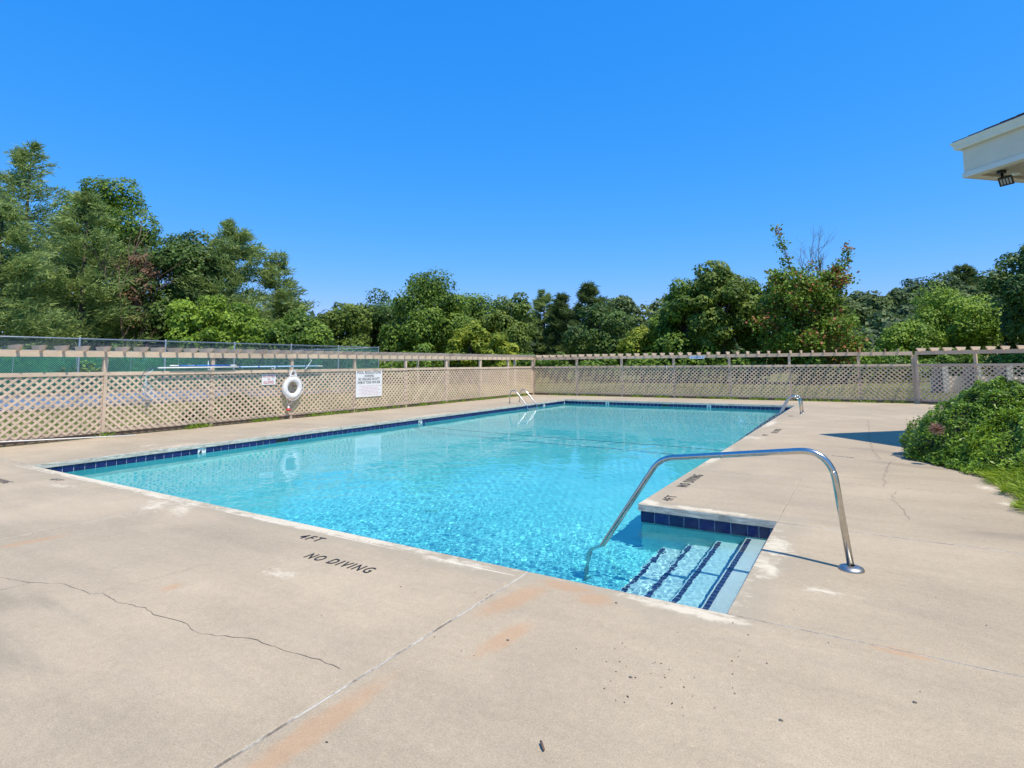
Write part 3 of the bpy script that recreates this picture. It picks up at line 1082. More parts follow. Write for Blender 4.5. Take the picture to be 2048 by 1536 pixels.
mb.tube([(-3.33, 7.33, .77), (-3.30, 7.36, .62), (-3.30, 7.40, .48), (-3.30, 7.445, .445)], .007, 6)
mb.tube([(-3.33, 7.72, .70), (-3.30, 7.68, .60), (-3.30, 7.56, .49), (-3.30, 7.445, .445), (-3.30, 7.44, .36)], .007, 6)
o = obj('tail_rope', mb.mesh('tail_rope', M_ROPE, True)); tag(o, 'loose white cord looping below the lifebuoy', 'rope')
t = thing('rope_float', 'small red and white rope float hanging below the lifebuoy', 'float', (-3.31, 7.44, .25))
mb = MB(); mb.lathe([(0, .14), (.028, .135), (.035, .09), (.033, .07), (0, .07)], (-3.31, 7.44, .25), 12); part('neck', mb, M_WHITE, t, True)
mb = MB(); mb.lathe([(0, .07), (.05, .066), (.072, .035), (.05, .004), (0, 0)], (-3.31, 7.44, .25), 12); part('body', mb, M_RED, t, True)

# poles on hooks along the left fence
t = thing('skimmer_pole', 'long pale telescopic pole with a leaf net, hung along the left fence', 'pool pole', (-3.28, 6.0, 1.60))
mb = MB(); mb.tube([(-3.27, 3.55, 1.602), (-3.27, 5.75, 1.612)], .018, 10); part('pole', mb, M_WHITE, t, True)
mb = MB(); mb.tube([(-3.27, 5.75, 1.612), (-3.27, 8.45, 1.622)], .020, 10); part('pole_sleeve', mb, M_LBLUE, t, True)
mb = MB(); mb.tube([(-3.27, 8.45, 1.622), (-3.27, 8.68, 1.622)], .015, 10); part('grip', mb, M_WHITE, t, True)
for y in (5.75, 6.35, 6.95, 7.5, 8.0):
    mb = MB(); mb.tube([(-3.27, y - .025, 1.611 + (y - 5.75) * .004), (-3.27, y + .025, 1.612 + (y - 5.75) * .004)], .0225, 10); part('band', mb, M_BLUE, t, True)
hp = [(-3.27, 3.55, 1.602), (-3.265, 3.36, 1.59), (-3.26, 3.23, 1.51), (-3.255, 3.155, 1.38), (-3.255, 3.16, 1.25), (-3.26, 3.23, 1.14), (-3.265, 3.36, 1.08), (-3.27, 3.47, 1.06)]
mb = MB(); mb.tube(fillet(hp, [.07] * 6, 4), .008, 8); part('net_frame', mb, plain('navy_plastic', (.05, .08, .16), .4), t, True)
hp2 = [(-3.27, 3.47, 1.06), (-3.27, 3.40, 1.14), (-3.27, 3.29, 1.22), (-3.27, 3.26, 1.34), (-3.27, 3.31, 1.46), (-3.27, 3.44, 1.56)]
mb = MB(); mb.tube(fillet(hp2, [.05] * 4, 4), .006, 8); part('net_frame', mb, M_LBLUE, t, True)
mb = MB()
for i in range(9):
    f_ = i / 8
    mb.tube([(-3.26, 3.18 + .1 * f_, 1.12 + .4 * f_ * .6), (-3.22, 3.30, .95 + .1 * f_), (-3.26, 3.44 - .02 * f_, 1.07 + .05 * f_)], .0025, 4)
mb.tube([(-3.24, 3.2, 1.1), (-3.22, 3.24, .92), (-3.22, 3.36, .82), (-3.24, 3.46, .86), (-3.25, 3.47, 1.05)], .005, 5)
part('netting', mb, plain('net_white', (.6, .63, .68), .8), t, True)
t = thing('vacuum_pole', 'shorter blue pole with white ends hung on the left fence', 'pool pole', (-3.31, 4.8, 1.66))
mb = MB(); mb.tube([(-3.315, 4.08, 1.656), (-3.315, 5.50, 1.658)], .018, 10); part('sleeve', mb, M_BLUE, t, True)
for a, c in ((3.86, 4.08), (5.50, 5.68)):
    mb = MB(); mb.tube([(-3.315, a, 1.657), (-3.315, c, 1.657)], .0165, 10); part('grip', mb, M_WHITE, t, True)
for y, top in ((4.90, 1.80), (6.87, 1.58)):
    mb = MB(); mb.tube(fillet([(-3.375, y, top), (-3.375, y, 1.55), (-3.31, y, 1.535), (-3.235, y, 1.545), (-3.235, y, 1.60)], [.02, .02, .02], 3), .011, 6)
    o = obj('pole_hook', mb.mesh('pole_hook', M_WHITE, True)); tag(o, 'white hook holding the pool poles beside the %s' % ('second fence post' if y < 6 else 'small red-lettered sign'), 'hook', 'hooks for the pool poles')
mb = MB(); mb.tube(fillet([(-3.36, 8.05, 1.50), (-3.33, 8.12, 1.60), (-3.30, 8.26, 1.80), (-3.30, 8.20, 1.84)], [.04, .03], 4), .014, 8)
o = obj('shepherd_hook', mb.mesh('shepherd_hook', M_WHITE, True)); tag(o, 'short bent white rescue hook sticking up above the fence right of the lifebuoy', 'hook')
mb = MB(); mb.tube([(-3.22, .2, .135), (-3.16, 1.7, .06), (-2.85, 2.9, .022)], .0115, 8)
o = obj('plastic_pipe', mb.mesh('plastic_pipe', M_WHITE, True)); tag(o, 'thin white pipe lying on the concrete along the left fence foot', 'pipe')

# far fence: small plate on the beam and a white clip
FY = 22.98 - .0855
t = thing('notice_plate', 'small pale blue plate fixed to the beam of the far fence', 'sign', (5.33, FY, 1.82))
mb = MB(); mb.box((4.99, FY - .006, 1.82), (5.67, FY, 1.95)); part('panel', mb, plain('plate_blue', (.55, .66, .80), .5), t)
mb = MB()
x = 5.07
random.seed(9)
while x < 5.6:
    mb.box((x, FY - .0075, 1.868 + random.uniform(0, .008)), (x + .028, FY - .0062, 1.918))
    x += .042 if random.random() < .8 else .075
part('print', mb, plain('plate_ink', (.13, .17, .24), .6), t)
mb = MB(); mb.box((3.885, FY - .02, 1.38), (3.915, FY - .001, 1.535))
o = obj('white_clip', mb.mesh('white_clip', M_WHITE)); tag(o, 'small white clip on the top rail of the far fence', 'clip')

# ------------------------------------------------------------------ clubhouse corner
BA = R_(-45.2)      # e1 runs towards the camera side, e2 away from it
E1 = Vector((math.cos(BA), math.sin(BA), 0)); E2 = Vector((-math.sin(BA), math.cos(BA), 0))
B0 = Vector((13.72, 9.66, 0))
house = thing('clubhouse', 'pale clubhouse with a deep white eave, only its roof corner in view', 'building', (B0.x, B0.y, 0), BA)
hw = lambda name, mb, mat, smooth=False: obj(name, mb.mesh(name, mat, smooth), house)
LW, LD = 14.0, 9.0
mb = MB(); mb.box((0, 0, 5.11), (LW, .16, 5.70)); mb.box((0, LD - .16, 5.11), (LW, LD, 5.70)); mb.box((0, .162, 5.11), (.16, LD - .162, 5.70)); mb.box((LW - .16, .162, 5.11), (LW, LD - .162, 5.70)); hw('frieze', mb, M_STUCCO)
def ring_box(name, off, z0, z1, mat, thick=.05):
    mb = MB()
    a, c = -off, LW + off
    d, e = -off, LD + off
    mb.box((a, d, z0), (c, d + thick, z1)); mb.box((a, e - thick, z0), (c, e, z1))
    mb.box((a, d + thick + .001, z0), (a + thick, e - thick - .001, z1)); mb.box((c - thick, d + thick + .001, z0), (c, e - thick - .001, z1))
    hw(name, mb, mat)
ring_box('trim_board', .022, 5.105, 5.20, M_TRIM, .021)
mb = MB(); mb.box((.161, .161, 5.15), (LW - .161, LD - .161, 5.18)); hw('soffit', mb, M_SOFFIT)
# gutter: ogee profile swept round the four sides with mitred corners
prof = [(.02, 5.662), (.075, 5.665), (.095, 5.70), (.10, 5.735), (.118, 5.77), (.135, 5.80), (.135, 5.815), (.12, 5.815), (.02, 5.80)]
mb = MB()
v = []
for off, z in prof:
    v += [(-off, -off, z), (LW + off, -off, z), (LW + off, LD + off, z), (-off, LD + off, z)]
f = []
n = len(prof)
for i in range(n):
    for j in range(4):
        f.append((i * 4 + j, i * 4 + (j + 1) % 4, ((i + 1) % n) * 4 + (j + 1) % 4, ((i + 1) % n) * 4 + j))
mb.add(v, f); hw('gutter', mb, M_TRIM)
# hip roof with shingle courses as low steps
PIT = math.tan(R_(24))
for k in range(26):
    i0, i1 = -.10 + k * .17, -.10 + (k + 1) * .17 + .02
    if i1 > LD / 2:
        break
    z0_, z1_ = 5.828 + k * .17 * PIT, 5.828 + ((k + 1) * .17 + .02) * PIT
    mb = MB()
    A = [(i0, i0), (LW - i0, i0), (LW - i0, LD - i0), (i0, LD - i0)]
    Bq = [(i1, i1), (LW - i1, i1), (LW - i1, LD - i1), (i1, LD - i1)]
    v = [(x, y, z0_ - .012) for x, y in A] + [(x, y, z0_ + .014) for x, y in A] + [(x, y, z1_) for x, y in Bq]
    f = []
    for j in range(4):
        f += [(j, (j + 1) % 4, 4 + (j + 1) % 4, 4 + j), (4 + j, 4 + (j + 1) % 4, 8 + (j + 1) % 4, 8 + j)]
    mb.add(v, f); hw('shingle_course', mb, M_SHING)
mb = MB(); mb.box((2.6, 2.2, 0), (LW - 1, LD - .5, 5.15)); hw('wall', mb, M_STUCCO)
for x, y in ((1.0, 1.0), (4.6, 1.0), (9.0, 1.0), (1.0, 5.0)):
    mb = MB(); mb.box((x - .17, y - .17, 0), (x + .17, y + .17, 5.149)); mb.box((x - .22, y - .22, .001), (x + .22, y + .22, .25)); mb.box((x - .21, y - .21, 4.95), (x + .21, y + .21, 5.1485)); hw('column', mb, M_TRIM)
mb = MB(); mb.box((3.6, 2.16, 0), (4.6, 2.22, 2.1)); hw('door', mb, M_WHITE)
t = thing('floodlight', 'black floodlight under the clubhouse eave', 'lamp', (14.27, 9.70, 5.11))
L0 = Vector((14.27, 9.70, 5.15))
mb = MB(); mb.lathe([(0, 0), (.075, 0), (.075, -.05), (.06, -.06), (0, -.06)], L0, 16); part('mount', mb, M_DARK, t, True)
mb = MB(); mb.tube([L0 + Vector((0, 0, -.05)), L0 + Vector((.01, -.02, -.17))], .022, 8); part('arm', mb, M_DARK, t, True)
dirn = Vector((-.25, -.75, -.55)).normalized()
side = Vector((.90, -.28, .10)); side = (side - dirn * side.dot(dirn)).normalized(); up2 = side.cross(dirn)
hc = L0 + Vector((.05, -.05, -.20))
mb = MB()
v = []
for w_, h_, d_ in ((.075, .06, -.065), (.105, .085, .03), (.105, .085, .055)):
    for a, c in ((-1, -1), (1, -1), (1, 1), (-1, 1)):
        v.append(hc + side * (a * w_) + up2 * (c * h_) + dirn * d_)
f = [(3, 2, 1, 0)] + [(i * 4 + j, i * 4 + (j + 1) % 4, i * 4 + 4 + (j + 1) % 4, i * 4 + 4 + j) for i in range(2) for j in range(4)] + [(8, 9, 10, 11)]
mb.add(v, f); part('housing', mb, M_DARK, t)
for k in range(4):
    mb = MB()
    c0 = hc + side * (-.066 + k * .044) + dirn * .0555
    v = [c0 + side * (a * .013) + up2 * (c * .055) + dirn * e for e in (0, .003) for a, c in ((-1, -1), (1, -1), (1, 1), (-1, 1))]
    mb.add(v, [(4, 5, 6, 7), (0, 1, 5, 4), (1, 2, 6, 5), (2, 3, 7, 6), (3, 0, 4, 7)])
    part('led_panel', mb, M_LENS, t)
mb = MB(); mb.lathe([(0, -.035), (.055, -.033), (.075, -.02), (.085, 0), (0, 0)], (14.53, 10.02, 5.15), 20)
o = obj('ceiling_disc', mb.mesh('ceiling_disc', M_WHITE, True)); tag(o, 'small round white fitting on the eave soffit beside the floodlight', 'fitting')

# ------------------------------------------------------------------ tennis court with its mesh fence
CXA, CXB, CYA, CYB = -16.0, -34.5, -14.0, 23.9
court = obj('tennis_court', None, kind='structure')
mb = MB(); mb.box((CXB, CYA, -.2), (CXA - .4, CYB - .3, -.045)); part('court_slab', mb, plain('court_grey', (.095, .10, .105), .9, 0, .3, 1.5), court)
mb = MB(); mb.box((CXB + 5, CYA + 4, -.044), (CXA - 4.0, CYB - 6, -.040)); part('court_surface', mb, plain('court_blue', (.105, .165, .25), .85, 0, .3, 1.2), court)
lm = MB()
for x in (-30.0, -28.6, -21.0, -19.8):
    lm.box((x, CYA + 4.3, -.039), (x + .06, CYB - 6.3, -.036))
lm.box((-30, 4.0, -.039), (-19.8, 4.06, -.0355)); lm.box((-30, CYB - 6.4, -.039), (-19.8, CYB - 6.3, -.0355))
part('court_line', lm, M_WHITE, court)
H = 2.88
def chain_fence(label, p, q, spacing, screen, mesh):
    p, q = Vector(p), Vector(q)
    t = thing('chain_link_fence', label, 'fence', (p.x, p.y, 0), group='chain link fences of the tennis court')
    d = (q - p); L = d.length; d.normalize(); nrm = Vector((-d.y, d.x, 0))
    n = int(round(L / spacing))
    pm = MB(); pm.lathe([(0, H + .05), (.03, H + .03), (.036, H - .0), (.036, -.1)], (0, 0, 0), 10)
    pmesh = pm.mesh('post', M_GALV, True)
    for i in range(n + 1):
        obj('post', pmesh, t, d * (L * i / n))
    mb = MB()
    for z in (H - .03,):
        mb.tube([Vector((0, 0, z)), d * L + Vector((0, 0, z))], .024, 8)
    obj('top_rail', mb.mesh('top_rail', M_GALV, True), t)
    mb = MB()
    mb.tube([Vector((0, 0, .08)), d * L + Vector((0, 0, .08))], .02, 6)
    obj('bottom_rail', mb.mesh('bottom_rail', M_GALV, True), t)
    if mesh:
        V, Q = [], []
        hp, wd = H - .02, .0032
        k = -hp
        off = nrm * .045
        while k < L:
            for dd in (1, -1):
                a, c = (k, k + hp) if dd > 0 else (k + hp, k)
                za, zc = .05, H + .02
                if a < 0 or c < 0 or a > L or c > L:
                    A_, C_ = max(0, min(L, a)), max(0, min(L, c))
                    if abs(A_ - C_) < .05:
                        continue
                    za, zc = .05 + abs(A_ - a), H + .02 - abs(C_ - c)
                    a, c = A_, C_
                P0, P1 = d * a + off * (1 + dd * .06) + Vector((0, 0, za)), d * c + off * (1 + dd * .06) + Vector((0, 0, zc))
                s = (P1 - P0).normalized().cross(nrm) * wd
                b0 = len(V)
                for e in (P0, P1):
                    V += [e + s + nrm * wd, e - s + nrm * wd, e - nrm * wd]
                Q += [(b0, b0 + 1, b0 + 4, b0 + 3), (b0 + 1, b0 + 2, b0 + 5, b0 + 4), (b0 + 2, b0, b0 + 3, b0 + 5)]
            k += .086
        obj('chain_mesh', quick_mesh('chain_mesh', np.array([tuple(x) for x in V]), np.array(Q), M_GALV), t, kind='stuff')
    if screen:
        k = NT('windscreen')
        b_ = k.b
        n1 = k.noise(k.pos(), .6, 3)
        k.l(k.mix(k.smooth(n1, .3, .7), (.015, .19, .125), (.025, .26, .165)), b_.inputs['Base Color'])
        b_.inputs['Roughness'].default_value = .85
        tr = k.n('ShaderNodeBsdfTransparent'); tr.inputs[0].default_value = (.62, 1.0, .84, 1)
        mx = k.n('ShaderNodeMixShader'); mx.inputs[0].default_value = .62
        k.l(b_.outputs[0], mx.inputs[1]); k.l(tr.outputs[0], mx.inputs[2]); k.l(mx.outputs[0], k.out.inputs[0])
        nseg = n
        for i in range(nseg):
            mb = MB()
            a, c = d * (L * i / nseg + .02) + nrm * -.05, d * (L * (i + 1) / nseg - .02) + nrm * -.05
            top = screen
            mb.prism([a + Vector((0, 0, .05)), c + Vector((0, 0, .05)), c + Vector((0, 0, top)), a + Vector((0, 0, top))], nrm * -.004)
            obj('windscreen', mb.mesh('windscreen', k.m), t)
chain_fence('near chain link fence of the tennis court, behind the left lattice fence', (CXA, CYA, 0), (CXA, CYB, 0), 3.3, 0, True)
chain_fence('far chain link fence of the tennis court hung with green windscreens', (CXB, CYA, 0), (CXB, CYB, 0), 3.3, H - .15, False)
chain_fence('end chain link fence of the tennis court with green windscreens', (CXB, CYB, 0), (CXA, CYB, 0), 3.1, H - .1, False)

# second, far pergola line beyond the left fence
t = thing('pergola_rail', 'weathered timber rail on posts far beyond the left lattice fence', 'rail', (-19, 34.5, 0))
for x in (-26.5, -25.0, -21.8, -18.4, -15.0, -11.7):
    mb = MB(); mb.box((x - .07, 34.43, -.1), (x + .07, 34.57, 2.2)); part('post', mb, M_WOOD, t)
mb = MB(); mb.box((-27.0, 34.36, 2.05), (-11.0, 34.425, 2.30)); part('beam', mb, M_WOOD, t)

# masonry bays seen through the right lattice
t = thing('masonry_bays', 'low cream masonry bays with piers toned grey for shade and cream for sun behind the right lattice fence', 'wall', (16.6, 33.8, 0))
M_CREAM = plain('cream_sunlit_block', (.78, .66, .48), .85, 0, .08, 8)  # wall cream; on the piers it paints the sunlit sides
M_PIER = plain('shaded_block', (.22, .185, .15), .9, 0, .1, 8)  # pier fronts: shade painted as grey
for x, w in ((14.95, .65), (16.28, .65), (17.55, .62)):
    mb = MB(); mb.box((x, 33.6, -.1), (x + .40, 34.0, 1.36)); part('pier', mb, M_PIER, t)
    mb = MB(); mb.box((x + .402, 33.3, -.1), (x + w, 34.0, 1.36)); part('pier', mb, M_CREAM, t)
mb = MB(); mb.box((14.9, 34.01, -.1), (18.9, 34.25, .80)); part('low_wall', mb, M_CREAM, t)

# ------------------------------------------------------------------ vegetation
def unit(a):
    return a / np.maximum(1e-9, np.linalg.norm(a, axis=1, keepdims=True))
def leaf_quads(P, N, L, W, r):
    n = len(P)
    N = unit(N)
    t = unit(np.cross(N, r.normal(size=(n, 3))))
    b = np.cross(N, t)
    f_ = r.uniform(.45, 1.45, n)
    L = (L * f_ * r.uniform(.85, 1.15, n))[:, None] / 2
    W = (W * f_ * r.uniform(.85, 1.15, n))[:, None] / 2
    V = np.stack([P - t * L, P + b * W, P + t * L, P - b * W], 1).reshape(-1, 3)
    return V, np.arange(n * 4).reshape(n, 4)
def blade_quads(P, D, L, W, r):
    n = len(P)
    D = unit(D)
    b = unit(np.cross(D, r.normal(size=(n, 3))))
    L = (L * r.uniform(.7, 1.25, n))[:, None]
    W = (W * r.uniform(.7, 1.25, n))[:, None] / 2
    V = np.stack([P - b * W, P + b * W, P + D * L + b * W * .25, P + D * L - b * W * .25], 1).reshape(-1, 3)
    return V, np.arange(n * 4).reshape(n, 4)
def sph(r, n):
    return unit(r.normal(size=(n, 3)))

def broadleaf(seed, R, zlo, zhi, n, leaf=.36, lobes=20, lobe_r=.36, gap=.0, accent=0.0, thin=1.0):
    """crown points of lobed clumps; returns V, Q, tint in tree-local coordinates"""
    r = np.random.default_rng(seed)
    cz, rz = (zlo + zhi) / 2, (zhi - zlo) / 2
    d = sph(r, lobes)
    d[:, 2] = d[:, 2] * .9 + .12
    d = unit(d)
    dist = r.uniform(.42, .76, lobes)[:, None]
    # fuller below, narrower on top
    C = d * dist * np.array([R, R, rz])
    up = np.clip(C[:, 2] / rz, -1, 1)
    C[:, :2] *= (1 - .35 * np.clip(up, 0, 1) ** 2)[:, None]
    lr = r.uniform(.65, 1.2, lobes) * lobe_r * R * thin
    lr = np.minimum(lr, rz * .55)
    w = lr ** 2
    idx = r.choice(lobes, n, p=w / w.sum())
    dd = sph(r, n)
    dd[:, 2] += .25
    dd = unit(dd)
    # bumpy lobe surface: secondary clumps
    k1 = r.normal(size=(6, 3)) * 2.2
    bump = sum(np.sin(dd @ k + idx * 1.7 + i) for i, k in enumerate(k1)) / 6
    rad = lr[idx] * (.86 + .46 * bump + r.normal(0, .10, n))
    stray = r.random(n) < .04
    rad = np.where(stray, rad * r.uniform(1.05, 1.22, n), rad)
    P = C[idx] + dd * rad[:, None] * np.array([1, 1, .82]) + np.array([0, 0, cz])
    if gap > 0:
        k2 = r.normal(size=(5, 3)) * (5.0 / R)
        g_ = sum(np.sin(P @ k + i * 2.1) for i, k in enumerate(k2)) / 5
        keep = g_ > (-1 + gap)
        P, dd, idx = P[keep], dd[keep], idx[keep]
    P[:, 2] = np.maximum(P[:, 2], .15)
    n = len(P)
    V, Q = leaf_quads(P, dd + np.array([.15, -.15, .35]) + r.normal(0, .42, (n, 3)), leaf, leaf * .62, r)
    tint = np.clip(.42 + r.normal(0, .2, n) + (r.random(lobes)[idx] - .5) * .45, 0, .88)
    if accent > 0:
        kk = r.normal(size=(4, 3)) * (4.0 / R)
        g_ = sum(np.sin(P @ k + i * 1.3) for i, k in enumerate(kk)) / 4
        th = np.quantile(g_, 1 - accent)
        tint = np.where((g_ > th) & (r.random(n) < .8), .97, tint)
    return V, Q, tint, C + np.array([0, 0, cz]), lr

def conifer(seed, R, h, n, needle=.55, zlo=.10, lean=0.0, open_=1.0):
    r = np.random.default_rng(seed)
    Ps, Ds, T = [], [], []
    z = h * zlo
    tips = []
    whorls = []
    while z < h * .985:
        whorls.append(z)
        z += r.uniform(.55, .95) * (1.15 - .5 * z / h) * open_
    for z in whorls:
        u = z / h
        for k in range(r.integers(4, 7)):
            a = r.uniform(0, 6.283)
            Lb = R * (1 - u ** 1.7) * r.uniform(.55, 1.12) * (.75 + .25 * min(1, u / .3)) + .35
            rise = r.uniform(-.05, .30) + .75 * u
            tips.append((z, a, Lb, rise))
    tot = sum(t[2] for t in tips)
    for (z, a, Lb, rise) in tips:
        m = max(10, int(n * Lb / tot))
        ncl = max(2, int(Lb / .55))
        tc = r.integers(0, ncl, m)
        t = (.28 + .72 * (tc + .5) / ncl)
        base = np.array([math.cos(a), math.sin(a), 0])
        perp = np.array([-math.sin(a), math.cos(a), 0])
        cl_off = r.normal(0, 1, (ncl, 3)) * np.array([.25, .25, .10]) * (Lb * .35)
        spread = .22 + .10 * Lb
        P = base * (t * Lb)[:, None] + np.array([0, 0, z]) + np.array([0, 0, 1]) * (rise * t * Lb * .6 + .12 * Lb * t ** 3)[:, None] + cl_off[tc] * t[:, None]
        P = P + r.normal(0, 1, (m, 3)) * np.array([spread * .7, spread * .7, spread * .32])
        D = base * .7 + perp * r.normal(0, .6, m)[:, None] + np.array([0, 0, .35]) + r.normal(0, .45, (m, 3))
        Ps.append(P); Ds.append(D)
        T.append(np.clip(.45 + (r.random(ncl)[tc] - .5) * .5 + r.normal(0, .15, m), 0, .88))
    P, D, T = np.concatenate(Ps), np.concatenate(Ds), np.concatenate(T)
    P[:, 0] += lean * P[:, 2]
    P[:, 2] = np.maximum(P[:, 2], .1)
    V, Q = blade_quads(P, D, needle, needle * .22, r)
    return V, Q, T, tips

LM = {
 'oak': leaf_mat('leaf_green', (.040, .088, .010), (.185, .275, .030)),
 'oakd': leaf_mat('leaf_dark_green', (.026, .062, .012), (.120, .190, .032)),
 'brt': leaf_mat('leaf_bright_green', (.070, .140, .010), (.260, .370, .035)),
 'yel': leaf_mat('leaf_yellow_green', (.105, .155, .010), (.34, .38, .034)),
 'olive': leaf_mat('leaf_olive', (.052, .098, .012), (.215, .275, .042)),
 'pine': leaf_mat('pine_needle', (.060, .112, .028), (.34, .42, .125), None, .28),
 'pined': leaf_mat('dark_pine_needle', (.032, .068, .020), (.140, .190, .050), None, .3),
 'hill': leaf_mat('leaf_hill', (.052, .095, .026), (.19, .235, .062)),
 'hilld': leaf_mat('leaf_hill_dark', (.028, .058, .022), (.110, .160, .046)),
 'red': leaf_mat('leaf_turning', (.060, .110, .014), (.23, .33, .040), (.36, .11, .05)),
 'dead': leaf_mat('leaf_dead', (.15, .075, .04), (.29, .165, .095)),
 'under': leaf_mat('leaf_under', (.046, .105, .012), (.200, .300, .036)),
}
# kind, x, y, height, crown radius, leaf count, label
TREES = [
 ('pine', -57.1, 17.2, 23.9, 7.6, 17000, 'tallest pine at the far left, its top well above every other tree'),
 ('pine', -47.5, 18.6, 17.6, 5.6, 15000, 'pale grey-green pine right in front of the tallest pine'),
 ('pine', -45.0, 12.0, 14.5, 5.6, 13000, 'pine with wide low sprays at the left border of the view'),
 ('oak', -62.4, 25.6, 26.2, 6.8, 15000, 'tall round-headed dark leaf tree between tallest pine and dead brown tree'),
 ('oakd', -47.0, 26.6, 16.4, 6.3, 16000, 'dense dark domed tree right of the dead brown tree'),
 ('pine', -41.5, 29.0, 16.4, 6.6, 17000, 'tall layered pine whose right boughs reach out over the low trees'),
 ('pine', -40.2, 33.3, 13.6, 4.2, 9000, 'slimmer pine leader behind the tall layered pine'),
 ('brt', -36.4, 23.2, 8.7, 3.0, 9000, 'bright green young tree in front of the dense dark domed tree'),
 ('brt', -34.5, 26.0, 7.4, 2.8, 8000, 'feathery bright green tree in front of the layered pine'),
 ('oak', -30.2, 28.4, 6.4, 3.2, 8000, 'low green vine-covered tree at the right foot of the layered pine'),
 ('olive', -36.1, 38.7, 9.8, 3.4, 9000, 'olive round tree just right of the layered pine'),
 ('oakd', -39.7, 48.1, 11.3, 4.4, 9000, 'dark tree crown behind the olive round tree'),
 ('oak', -26.9, 42.0, 11.6, 5.0, 16000, 'big rounded green tree, tallest in the middle of the tree line'),
 ('oak', -29.1, 52.4, 11.0, 4.2, 9000, 'green tree shoulder just right of the big rounded tree'),
 ('yel', -18.6, 38.0, 5.9, 2.3, 7000, 'yellow-green small tree in front of the middle trees'),
 ('yel', -15.3, 37.9, 4.7, 1.8, 5000, 'lowest yellow-green sapling above the left fence corner'),
 ('olive', -20.7, 48.2, 10.2, 3.2, 11000, 'rounded tree right of the yellow-green small tree'),
 ('pine', -28.5, 70.3, 12.8, 2.7, 7000, 'small distant pine poking above the tree line at the middle'),
 ('pined', -20.8, 69.2, 13.0, 4.4, 10000, 'dark broad pine above the far fence corner'),
 ('pined', -25.0, 69.3, 11.6, 2.8, 7000, 'dark narrow pine left of the dark broad pine'),
 ('oakd', -11.6, 51.7, 8.2, 3.8, 11000, 'rounded deep green tree in front of the dark broad pine'),
 ('yel', -6.4, 49.3, 5.4, 2.4, 7000, 'yellow-green bush-like tree behind the far fence'),
 ('oak', -1.7, 48.3, 9.4, 3.2, 11000, 'green tree at the left side of the right-hand clump'),
 ('olive', 1.5, 47.8, 10.8, 3.6, 12000, 'taller green tree in the right-hand clump'),
 ('oak', 3.9, 51.0, 10.6, 2.9, 9000, 'green tree between the taller clump tree and the red-leaved tree'),
 ('oakd', -4.0, 56.0, 8.0, 3.4, 8000, 'dark tree standing back behind the right-hand clump'),
 ('brt', 19.7, 70.0, 9.2, 5.6, 14000, 'wide light green tree in front of the wooded hill'),
 ('brt', 15.3, 62.4, 5.8, 3.0, 8000, 'low light green tree right of the red-leaved tree'),
 ('oakd', 25.0, 58.6, 13.8, 4.6, 16000, 'dark tree at the right border of the view'),
 ('hill', -27.8, 100.1, 14.2, 5.5, 6000, 'far tree crown showing left of the right-hand clump'),
 ('hill', -21.5, 103.5, 13.6, 6.0, 6000, 'far tree crown behind the yellow-green bush-like tree'),
 ('hill', 8.3, 118.0, 14.6, 5.0, 6000, 'far tree crown just behind the red-leaved tree'),
 ('hill', 13.6, 126.6, 15.4, 5.6, 6000, 'lowest crown on the left slope of the wooded hill'),
 ('hilld', 19.7, 135.2, 17.2, 6.4, 7000, 'dark round crown on the left slope of the wooded hill'),
 ('hilld', 25.1, 144.1, 19.8, 6.6, 7000, 'dark crown in the middle of the wooded hill'),
 ('pined', 31.4, 153.7, 22.6, 5.6, 7000, 'pine crown at the top of the wooded hill'),
 ('hill', 36.4, 150.8, 20.6, 6.6, 6000, 'crown right of the hilltop pine'),
 ('hill', 30.0, 138.0, 15.6, 6.6, 6000, 'grey-green crown below the hilltop pine'),
 ('hill', 42.0, 146.0, 19.8, 6.8, 6000, 'rightmost crown on the wooded hill'),
 ('hilld', 20.5, 112.0, 11.2, 5.6, 6000, 'dark crown at the foot of the wooded hill'),
]
def trunk_mb(h, r0, limbs, seed, zmax=.85):
    r = random.Random(seed)
    mb = MB()
    pts = [(r.uniform(-.05, .05) * k, r.uniform(-.05, .05) * k, h * zmax * k / 5 - .2) for k in range(6)]
    mb.tube(pts, r0, 7, True, r0 * .25)
    for c, lr in limbs:
        z0 = max(.5, min(h * zmax * .9, c[2] - abs(c[2]) * .25 - .4))
        p0 = Vector((0, 0, z0)); p2 = Vector(c)
        p1 = p0.lerp(p2, .5) + Vector((0, 0, -.12 * (p2 - p0).length))
        mb.tube([p0, p1, p2], r0 * .38, 5, False, r0 * .08)
    return mb
